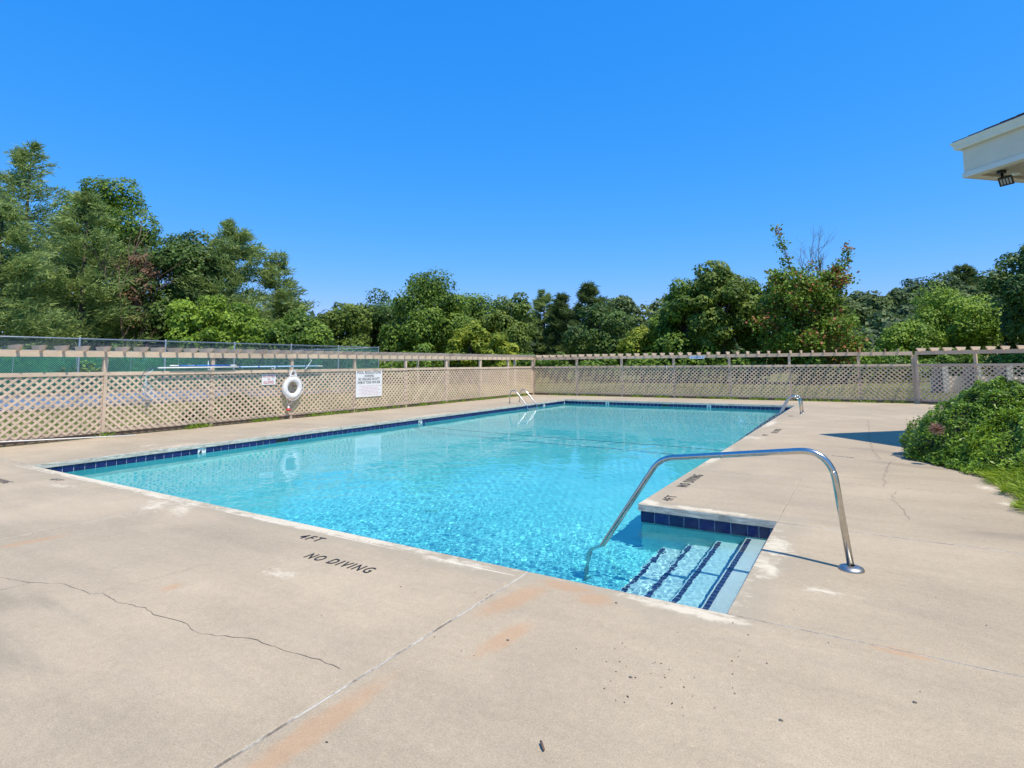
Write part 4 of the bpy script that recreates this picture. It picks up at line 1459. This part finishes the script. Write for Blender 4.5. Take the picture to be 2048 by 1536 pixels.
for i, (kind, x, y, h, R, n, label) in enumerate(TREES):
    zb = hill(x, y)
    h2 = h - zb
    t = thing('pine_tree' if kind.startswith('pine') else 'leafy_tree', label, 'tree', (x, y, zb), group='trees beyond the fences')
    far_ = y > 90
    if kind.startswith('pine'):
        V, Q, T, tips = conifer(100 + i, R, h2, int(n * 1.4), (.48 if y < 60 else .62) if not far_ else .9, .06 if i < 7 else .2, 0, 1.0 if h2 > 12 else .8)
        r_ = random.Random(i)
        limbs = [((math.cos(a) * L_ * .7, math.sin(a) * L_ * .7, z + rise * L_ * .4), 1) for z, a, L_, rise in tips[::4]]
        tm = MB()
        tm.tube([(0, 0, -.2), (.1, 0, h2 * .4), (0, .1, h2 * .97)], .10 + h2 * .014, 7, True, .04)
        for z, a, L_, rise in tips[::3]:
            tm.tube([(0, 0, z), (math.cos(a) * L_ * .75, math.sin(a) * L_ * .75, z + rise * L_ * .42)], .05, 4, False, .015)
    else:
        leaf = .29 if not far_ else .66
        if kind in ('brt', 'yel'):
            leaf = .26
        big = kind in ('oak', 'oakd') and x < -40
        wide = 1.16 if (-40 < x < 0 and kind not in ('yel', 'brt')) else 1.0
        V, Q, T, C, lr = broadleaf(100 + i, R * wide, h2 * (.02 if not far_ else .1), h2 * 1.04, int(n * (2.2 if big else 1.7 if not far_ else 1.2)), leaf * (1.15 if big else 1), 44 if not far_ else 20, .32 if not far_ else .36, .10 if big else .2)
        tm = trunk_mb(h2, .08 + h2 * .016, [(c, q) for c, q in zip(C[::2], lr[::2])], i)
    obj('crown', quick_mesh('crown', V, Q, LM[kind], T), t)
    obj('trunk', tm.mesh('trunk', M_BARK, True), t)

# turning tree with bare top twigs
def twigs(seed, base, n, L, spread, r0, lvl=2):
    r = random.Random(seed)
    mb = MB()
    def grow(p, d, L, rad, lv):
        q1 = p + d * L * .5 + Vector((r.gauss(0, .04), r.gauss(0, .04), 0)) * L
        q2 = q1 + (d + Vector((r.gauss(0, .12), r.gauss(0, .12), .05))) * L * .5
        mb.tube([p, q1, q2], rad, 4, False, rad * .35)
        if lv:
            for _ in range(r.randint(3, 5)):
                s = r.uniform(.3, 1)
                b = p.lerp(q1, s * 2) if s < .5 else q1.lerp(q2, s * 2 - 1)
                dd = (d + Vector((r.gauss(0, .5), r.gauss(0, .5), r.uniform(-.1, .3)))).normalized()
                grow(b, dd, L * r.uniform(.35, .6), rad * .5, lv - 1)
    for _ in range(n):
        d = Vector((r.gauss(0, spread), r.gauss(0, spread), 1)).normalized()
        grow(Vector(base) + Vector((r.gauss(0, .3), r.gauss(0, .3), 0)), d, L * r.uniform(.7, 1.15), r0, lvl)
    return mb
t = thing('leafy_tree', 'red-leaved turning tree with bare twigs on top, right of the pool axis', 'tree', (8.2, 46.3, -.07), group='trees beyond the fences')
rt = random.Random(61)
tm = MB(); tips = []
def limb(p, d, L, rad, lv, f=1.0):
    q1 = p + d * L * .5 + Vector((rt.gauss(0, .05), rt.gauss(0, .05), 0)) * L
    d2 = (d + Vector((rt.gauss(0, .15), rt.gauss(0, .15), .10))).normalized()
    q2 = q1 + d2 * L * .5
    tm.tube([p, q1, q2], rad, 5, False, rad * .4)
    if lv == 0 or L < 1.0:
        tips.append((q2, L)); tips.append((q1, L))
        return
    for _ in range(rt.randint(3, 4) + (7 if f < 1 else 0)):
        s_ = rt.uniform(.35 if f == 1 else .15, 1)
        b_ = p.lerp(q1, s_ * 2) if s_ < .5 else q1.lerp(q2, s_ * 2 - 1)
        dd = (d2 + Vector((rt.gauss(0, .55), rt.gauss(0, .55), rt.uniform(-.25, .35)))).normalized()
        limb(b_, dd, L * rt.uniform(.42, .62) * f, rad * .5, lv - 1, 1.0)
tm.tube([(0, 0, -.2), (.1, 0, 2.5), (0, .1, 6.5)], .17, 8, True, .08)
for k in range(27):
    a = k * 2.4
    z0 = .6 + 6.4 * k / 26
    sl = rt.uniform(.25, .9)
    limb(Vector((0, 0, z0)), Vector((math.cos(a), math.sin(a), sl)).normalized(), rt.uniform(2.6, 3.8) * (1 - z0 * .065), .07, 2)
for (a, b_, n_, sg) in (((-.3, 0, 5.5), (-1.75, 0, 12.5), 26, .34), ((.6, 0, 5.5), (3.25, .2, 10.5), 26, .50), ((0, 0, 5.5), (.3, .3, 9.6), 16, .6), ((-.2, 0, 5), (-2.6, -.2, 8.9), 16, .6), ((.5, 0, 4.5), (2.4, -.3, 8.2), 16, .6)):
    a, b_ = Vector(a), Vector(b_)
    tm.tube([a, a.lerp(b_, .5) + Vector((.1, 0, .1)), b_], .07, 6, False, .015)
    for k in range(n_):
        u = k / (n_ - 1)
        q = a.lerp(b_, u) + Vector((rt.gauss(0, sg), rt.gauss(0, sg), rt.gauss(0, .25))) * (1.15 - .75 * u)
        tm.tube([a.lerp(b_, max(0, u - .05)), q], .015, 4, False, .006)
        tips.append((q, .8))
rr_ = np.random.default_rng(62)
Ps, Ts = [], []
for q, L in tips:
    hi = q.z > 8.3
    m = 26 if hi else 40
    P = np.array(q) + rr_.normal(0, .20 if hi else .34, (m, 3))
    red = rr_.random() < (.13 + .12 * (q.x > .3 and q.z < 5) + .55 * (q.x > 1.9 and q.z > 7.6))
    T_ = np.clip(.48 + rr_.normal(0, .22, m), 0, .88)
    T_ = np.where(rr_.random(m) < (.65 if red else .03), .97, T_)
    Ps.append(P); Ts.append(T_)
P = np.concatenate(Ps); T = np.concatenate(Ts)
P[:, 2] = np.maximum(P[:, 2], .3)
V, Q = leaf_quads(P, np.array([.1, -.2, .5]) + rr_.normal(0, .6, P.shape), .24, .16, rr_)
obj('crown', quick_mesh('crown', V, Q, LM['red'], T), t)
obj('trunk', tm.mesh('trunk', M_BARK, True), t)
obj('dead_twigs', twigs(77, (.9, 0, 7.2), 6, 3.3, .26, .035).mesh('dead_twigs', M_GTWIG), t)
t = thing('dead_tree', 'dead brown tree between the dark domed tree and the left pines', 'tree', (-45.6, 22.4, -.07))
obj('trunk', twigs(31, (0, 0, 0), 3, 9.5, .10, .16, 2).mesh('trunk', M_TWIG), t)
obj('dead_twigs', twigs(33, (0, 0, 7.0), 10, 5.0, .42, .05, 2).mesh('dead_twigs', M_TWIG), t)
V, Q, T, C, lr = broadleaf(540, 2.3, 3.5, 14.0, 1300, .26, 16, .4, .5)
obj('crown', quick_mesh('crown', V, Q, LM['dead'], T), t)

# undergrowth and the wood behind, each one mass nobody could count
def clump_mass(name, spots, per, leaf, mat, seed):
    Vs, Qs, Ts = [], [], []
    o_ = 0
    for k, (x, y, R, h) in enumerate(spots):
        V, Q, T, _, _ = broadleaf(seed + k, R, -.3, h, per, leaf, 11, .46, .3)
        Vs.append(V + np.array([x, y, hill(x, y)])); Qs.append(Q + o_); Ts.append(T)
        o_ += len(V)
    return obj(name, quick_mesh(name, np.concatenate(Vs), np.concatenate(Qs), mat, np.concatenate(Ts)), kind='stuff')
r_ = random.Random(4)
front = [(-37.5, -14), (-37.5, 22), (-35, 27), (-29, 30), (-23, 36), (-16, 39.5), (-8, 44), (0, 45.5), (8, 45), (14, 52), (22, 57), (34, 58)]
spots = []
for a, c in zip(front, front[1:]):
    L_ = math.dist(a, c)
    m = int(L_ / 1.25)
    for k in range(m):
        u = (k + r_.random()) / m
        spots.append((a[0] + (c[0] - a[0]) * u + r_.gauss(0, .9), a[1] + (c[1] - a[1]) * u + abs(r_.gauss(0, 1.2)), r_.uniform(1.3, 2.3), r_.uniform(2.4, 4.6) if a[0] < -20 else r_.uniform(1.6, 3.3)))
u1 = clump_mass('undergrowth', spots, 1100, .27, LM['under'], 900)
u1['label'] = 'tangled green undergrowth along the foot of the trees'
spots = []
for k in range(26):
    u = k / 25
    spots.append((-78 + 46 * u + r_.gauss(0, 1.5), 8 + 58 * u + r_.gauss(0, 2), r_.uniform(4, 5.5), r_.uniform(10.5, 13) * (1.15 - .35 * u)))
for k in range(30):
    u = k / 29
    spots.append((-44 + 80 * u, 66 + 22 * math.sin(3.1 * u) + r_.gauss(0, 2), r_.uniform(4, 5.5), r_.uniform(6.2, 8.3)))
for k in range(46):
    spots.append((r_.uniform(0, 62), r_.uniform(112, 160), r_.uniform(4.5, 6.5), r_.uniform(6.5, 9.5)))
u2 = clump_mass('wood', spots, 800, .85, LM['hilld'], 1200)
u2['label'] = 'continuous dark wood closing the view behind the single trees'

# shrubs by the clubhouse
SH = leaf_mat('shrub_leaf', (.035, .085, .006), (.21, .345, .022), None, .20, .45, .35)
SHB = leaf_mat('shrub_leaf_bright', (.070, .140, .007), (.30, .43, .026), None, .22, .45, .35)
def shrub(name, label, x, y, rx, ry, h, n, mat, seed, leaf=.050):
    r = np.random.default_rng(seed)
    t = thing(name, label, 'shrub', (x, y, 0), group='shrubs beside the clubhouse' if x > 0 else None)
    d = sph(r, n)
    d[:, 2] = np.abs(d[:, 2]) * 1.05 - .12
    d = unit(d)
    k1 = r.normal(size=(9, 3)) * 4.0
    k2 = r.normal(size=(9, 3)) * 13
    b1 = sum(np.sin(d @ k + i * 1.9) for i, k in enumerate(k1)) / 9
    b2 = sum(np.sin(d @ k + i * .9) for i, k in enumerate(k2)) / 9
    rad = 1 + .17 * b1 + .15 * b2 - np.abs(r.normal(0, .055, n))
    rad = np.where(r.random(n) < .03, rad + r.uniform(.01, .06, n), rad)
    P = d * rad[:, None] * np.array([rx, ry, h])
    P[:, :2] *= (1 - .36 * np.clip(d[:, 2], 0, 1) ** 1.3)[:, None]
    P[:, 2] = np.maximum(P[:, 2], .02 + .05 * r.random(n))
    V, Q = leaf_quads(P, d * .8 + np.array([0, 0, .45]) + r.normal(0, .5, (n, 3)), leaf, leaf * .42, r)
    T = np.clip(.40 + .5 * b2 + r.normal(0, .2, n), 0, .88)  # tint follows the bumps, shading of the hollows put into leaf colour
    obj('foliage', quick_mesh('foliage', V, Q, mat, T), t)
    mb = MB()
    rr = random.Random(seed)
    for k in range(26):
        a, e = rr.uniform(0, 6.28), rr.uniform(.3, 1.4)
        mb.tube([(rr.uniform(-.1, .1), rr.uniform(-.1, .1), -.02), (math.cos(a) * rx * .45 * math.cos(e), math.sin(a) * ry * .45 * math.cos(e), h * .5 * math.sin(e)), (math.cos(a) * rx * .88 * math.cos(e), math.sin(a) * ry * .88 * math.cos(e), h * .86 * math.sin(e))], .014, 5, False, .005)
    obj('stems', mb.mesh('stems', M_BARK), t)
    # dark core keeps the inside closed, inner shade put into its colour
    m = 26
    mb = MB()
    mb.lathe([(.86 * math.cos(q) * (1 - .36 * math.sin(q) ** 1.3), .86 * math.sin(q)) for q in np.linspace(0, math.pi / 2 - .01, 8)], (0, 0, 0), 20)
    core = mb.mesh('shade_core', M_INNER, True)
    co = obj('shade_core', core, t)
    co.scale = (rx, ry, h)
    return t
M_INNER = plain('shade_core', (.022, .030, .012), .95, 0, .4, 25)
shrub('shrub', 'large rounded dark glossy shrub at the deck edge, nearest the pool', 13.70, 8.05, 1.38, 1.30, 1.30, 44000, SH, 21)
shrub('shrub', 'brighter yellow-green shrub at the right border of the view', 14.38, 7.05, 1.42, 1.20, 1.16, 34000, SHB, 22)
shrub('shrub', 'low shrub spilling onto the deck in front of the large dark shrub', 13.50, 7.25, .80, .62, .58, 13000, SH, 23)
shrub('shrub', 'shaded dark hedge shrub behind, under the clubhouse roof', 15.9, 10.2, 1.9, 1.2, 1.33, 22000, SH, 24)
shrub('shrub', 'shaded dark shrub between the large shrub and the hedge', 14.7, 9.3, 1.1, .9, 1.22, 16000, SH, 26)
shrub('shrub', 'small shrub at the back edge of the ground cover', 14.5, 5.9, .9, .5, .55, 10000, SHB, 25)
shrub('brush', 'low dark brush seen through the left lattice fence near the life ring', -5.6, 7.0, .8, 1.6, .75, 7000, LM['oakd'], 41, .10)
# dried flower head
r = np.random.default_rng(5)
d = sph(r, 260)
V, Q = blade_quads(d * .02 + np.array([12.80, 7.06, .56]), d + np.array([-.3, -.6, .2]), .095, .012, r)
o = obj('dry_seed_head', quick_mesh('dry_seed_head', V, Q, leaf_mat('dry_stalk', (.30, .16, .11), (.48, .30, .22)), r.random(260) * .8))
tag(o, 'dry pinkish brown seed head on the front of the large dark shrub', 'seed head')
# planting bed and spiky ground cover
bed = MB()
bp = [(12.45, 9.1), (12.5, 8.1), (12.8, 7.6), (13.15, 7.05), (13.3, 6.4), (13.38, 5.5), (13.40, 4.7), (13.42, 4.1), (13.6, 3.2), (17.5, 2.8), (18.5, 9), (15.5, 12.5), (13.2, 10.6)]
bed.prism([(x, y, .001) for x, y in bp], (0, 0, .022))
obj('planting_bed', bed.mesh('planting_bed', M_DIRT), kind='structure')
n = 17000
r = np.random.default_rng(8)
gx = r.uniform(13.22, 16.4, n); gy = r.uniform(3.0, 6.9, n)
lim = 13.27 + .05 * np.sin(gy * 7) + np.where(gy > 6.2, (gy - 6.2) * .05, 0) - .05 * (gy > 5.6)
keep = gx > lim
P = np.stack([gx, gy, .03 + .17 * np.clip((gx - lim) / .5, 0, 1) * r.uniform(.3, 1.1, n) + .03 * np.sin(gx * 5) * np.sin(gy * 6)], 1)[keep]
clk = np.stack([np.sin(P[:, 0] * 9 + 3 * np.sin(P[:, 1] * 4)), np.cos(P[:, 1] * 8 + 2 * np.sin(P[:, 0] * 5)), np.zeros(len(P))], 1)
D = clk * .7 + np.array([-.75, -.25, .32]) + r.normal(0, .35, (len(P), 3))
V, Q = blade_quads(P, D, .13, .013, r)
gc = obj('ground_cover', quick_mesh('ground_cover', V, Q, leaf_mat('ground_cover_leaf', (.11, .19, .010), (.36, .46, .035), None, .25, .5, .3), np.clip(.45 + r.normal(0, .25, len(P)), 0, .88)), kind='stuff')
gc['label'] = 'bright spiky ground cover along the deck edge'
# weeds along the fence feet
def weeds(name, pts, seed, per=20):
    r = np.random.default_rng(seed)
    P0 = np.repeat(np.array(pts), per, 0)
    P = P0 + r.normal(0, 1, P0.shape) * np.array([.07, .07, 0])
    P[:, 2] = np.abs(r.normal(0, .03, len(P))) + .005
    D = r.normal(0, .7, P.shape) + np.array([0, 0, .9])
    V, Q = blade_quads(P, D, .085, .022, r)
    o = obj(name, quick_mesh(name, V, Q, LM['brt'], np.clip(.5 + r.normal(0, .25, len(P)), 0, .88)), kind='stuff')
    o['label'] = 'weeds growing along the foot of the fence'
rw = random.Random(12)
pts = []
for (a, b_, dens) in ((4.3, 5.0, 9), (6.3, 7.2, 7), (8.0, 10.2, 14), (10.4, 12.8, 16), (13.2, 15.3, 18), (15.6, 18.0, 16), (18.2, 22.3, 22), (2.3, 2.6, 2)):
    pts += [(-3.30 + rw.gauss(0, .05), rw.uniform(a, b_), 0) for _ in range(dens)]
for (a, b_, dens) in ((-2.5, 1.5, 14), (1.7, 4.0, 14), (4.5, 7.4, 16), (7.6, 9.0, 16), (9.4, 13.2, 20)):
    pts += [(rw.uniform(a, b_), 22.84 + rw.gauss(0, .05), 0) for _ in range(dens)]
weeds('weeds', pts, 3)
# rough grass just beyond the fences
n = 22000
r = np.random.default_rng(14)
P = np.concatenate([np.stack([r.uniform(-15.5, -3.6, n // 2), r.uniform(-3, 24, n // 2), np.full(n // 2, -.07)], 1), np.stack([r.uniform(-4, 20, n // 2), r.uniform(23.2, 38, n // 2), np.full(n // 2, -.07)], 1)])
V, Q = blade_quads(P, r.normal(0, .5, P.shape) + np.array([0, 0, 1]), .16, .03, r)
gr = obj('rough_grass', quick_mesh('rough_grass', V, Q, leaf_mat('grass_blade', (.10, .14, .03), (.30, .30, .10), None, .3), np.clip(.45 + r.normal(0, .25, len(P)), 0, .88)), kind='stuff')
gr['label'] = 'rough sunlit grass beyond the lattice fences'

# ------------------------------------------------------------------ small things lying on the deck
mb = MB(); mb.tube([(10.655, -1.715, .012), (10.672, -1.735, .016), (10.69, -1.752, .010)], .0058, 7, True, .0045)
o = obj('twig', mb.mesh('twig', M_TWIG, True)); tag(o, 'short brown twig lying on the near concrete at the bottom of the view', 'twig')
for (x, y, s, lab) in ((10.80, -1.03, .0065, 'dark pebble among the specks, left of the deck joint end'), (10.40, -.21, .0065, 'dark pebble beside the orange stain by the pool edge'),
                       (11.50, -1.02, .0065, 'grey pebble at the bottom right of the near slab'), (12.02, -.55, .0065, 'dark pebble nearest the right border of the view'),
                       (10.05, -1.02, .0065, 'small dark pebble beside the faint orange streak')):
    bm = bmesh.new(); bmesh.ops.create_icosphere(bm, subdivisions=2, radius=s)
    for v in bm.verts:
        v.co.x *= 1.5; v.co.z *= .55
        v.co += Vector((random.gauss(0, 1), random.gauss(0, 1), random.gauss(0, 1))) * s * .06
    m = bpy.data.meshes.new('pebble'); bm.to_mesh(m); bm.free(); m.materials.append(M_FADED)
    m.polygons.foreach_set('use_smooth', [True] * len(m.polygons))
    tag(obj('pebble', m, None, (x, y, s * .5)), lab, 'pebble', 'pebbles on the deck')
r = np.random.default_rng(19)
n = 230
P = np.stack([r.uniform(5, 14, n), r.uniform(-2.6, 9, n), np.full(n, .003)], 1)
n2 = 46
P2 = np.stack([r.normal(10.95, .22, n2), r.normal(-.85, .22, n2), np.full(n2, .003)], 1)
P = np.concatenate([P, P2])
out = ~((P[:, 0] < PW + .05) & (P[:, 1] > -.05)) & ~((P[:, 0] < NX + .05) & (P[:, 1] > -.05) & (P[:, 1] < NY + .05))
P = P[out]
V, Q = leaf_quads(P, np.array([0, 0, 1.]) + r.normal(0, .12, P.shape), .012, .006, r)
V[:, 2] = np.maximum(V[:, 2], .0015)
lt = obj('leaf_litter', quick_mesh('leaf_litter', V, Q, leaf_mat('litter', (.05, .03, .02), (.14, .09, .05)), r.random(len(P)) * .8), kind='stuff')
lt['label'] = 'tiny dark leaf bits scattered over the concrete'
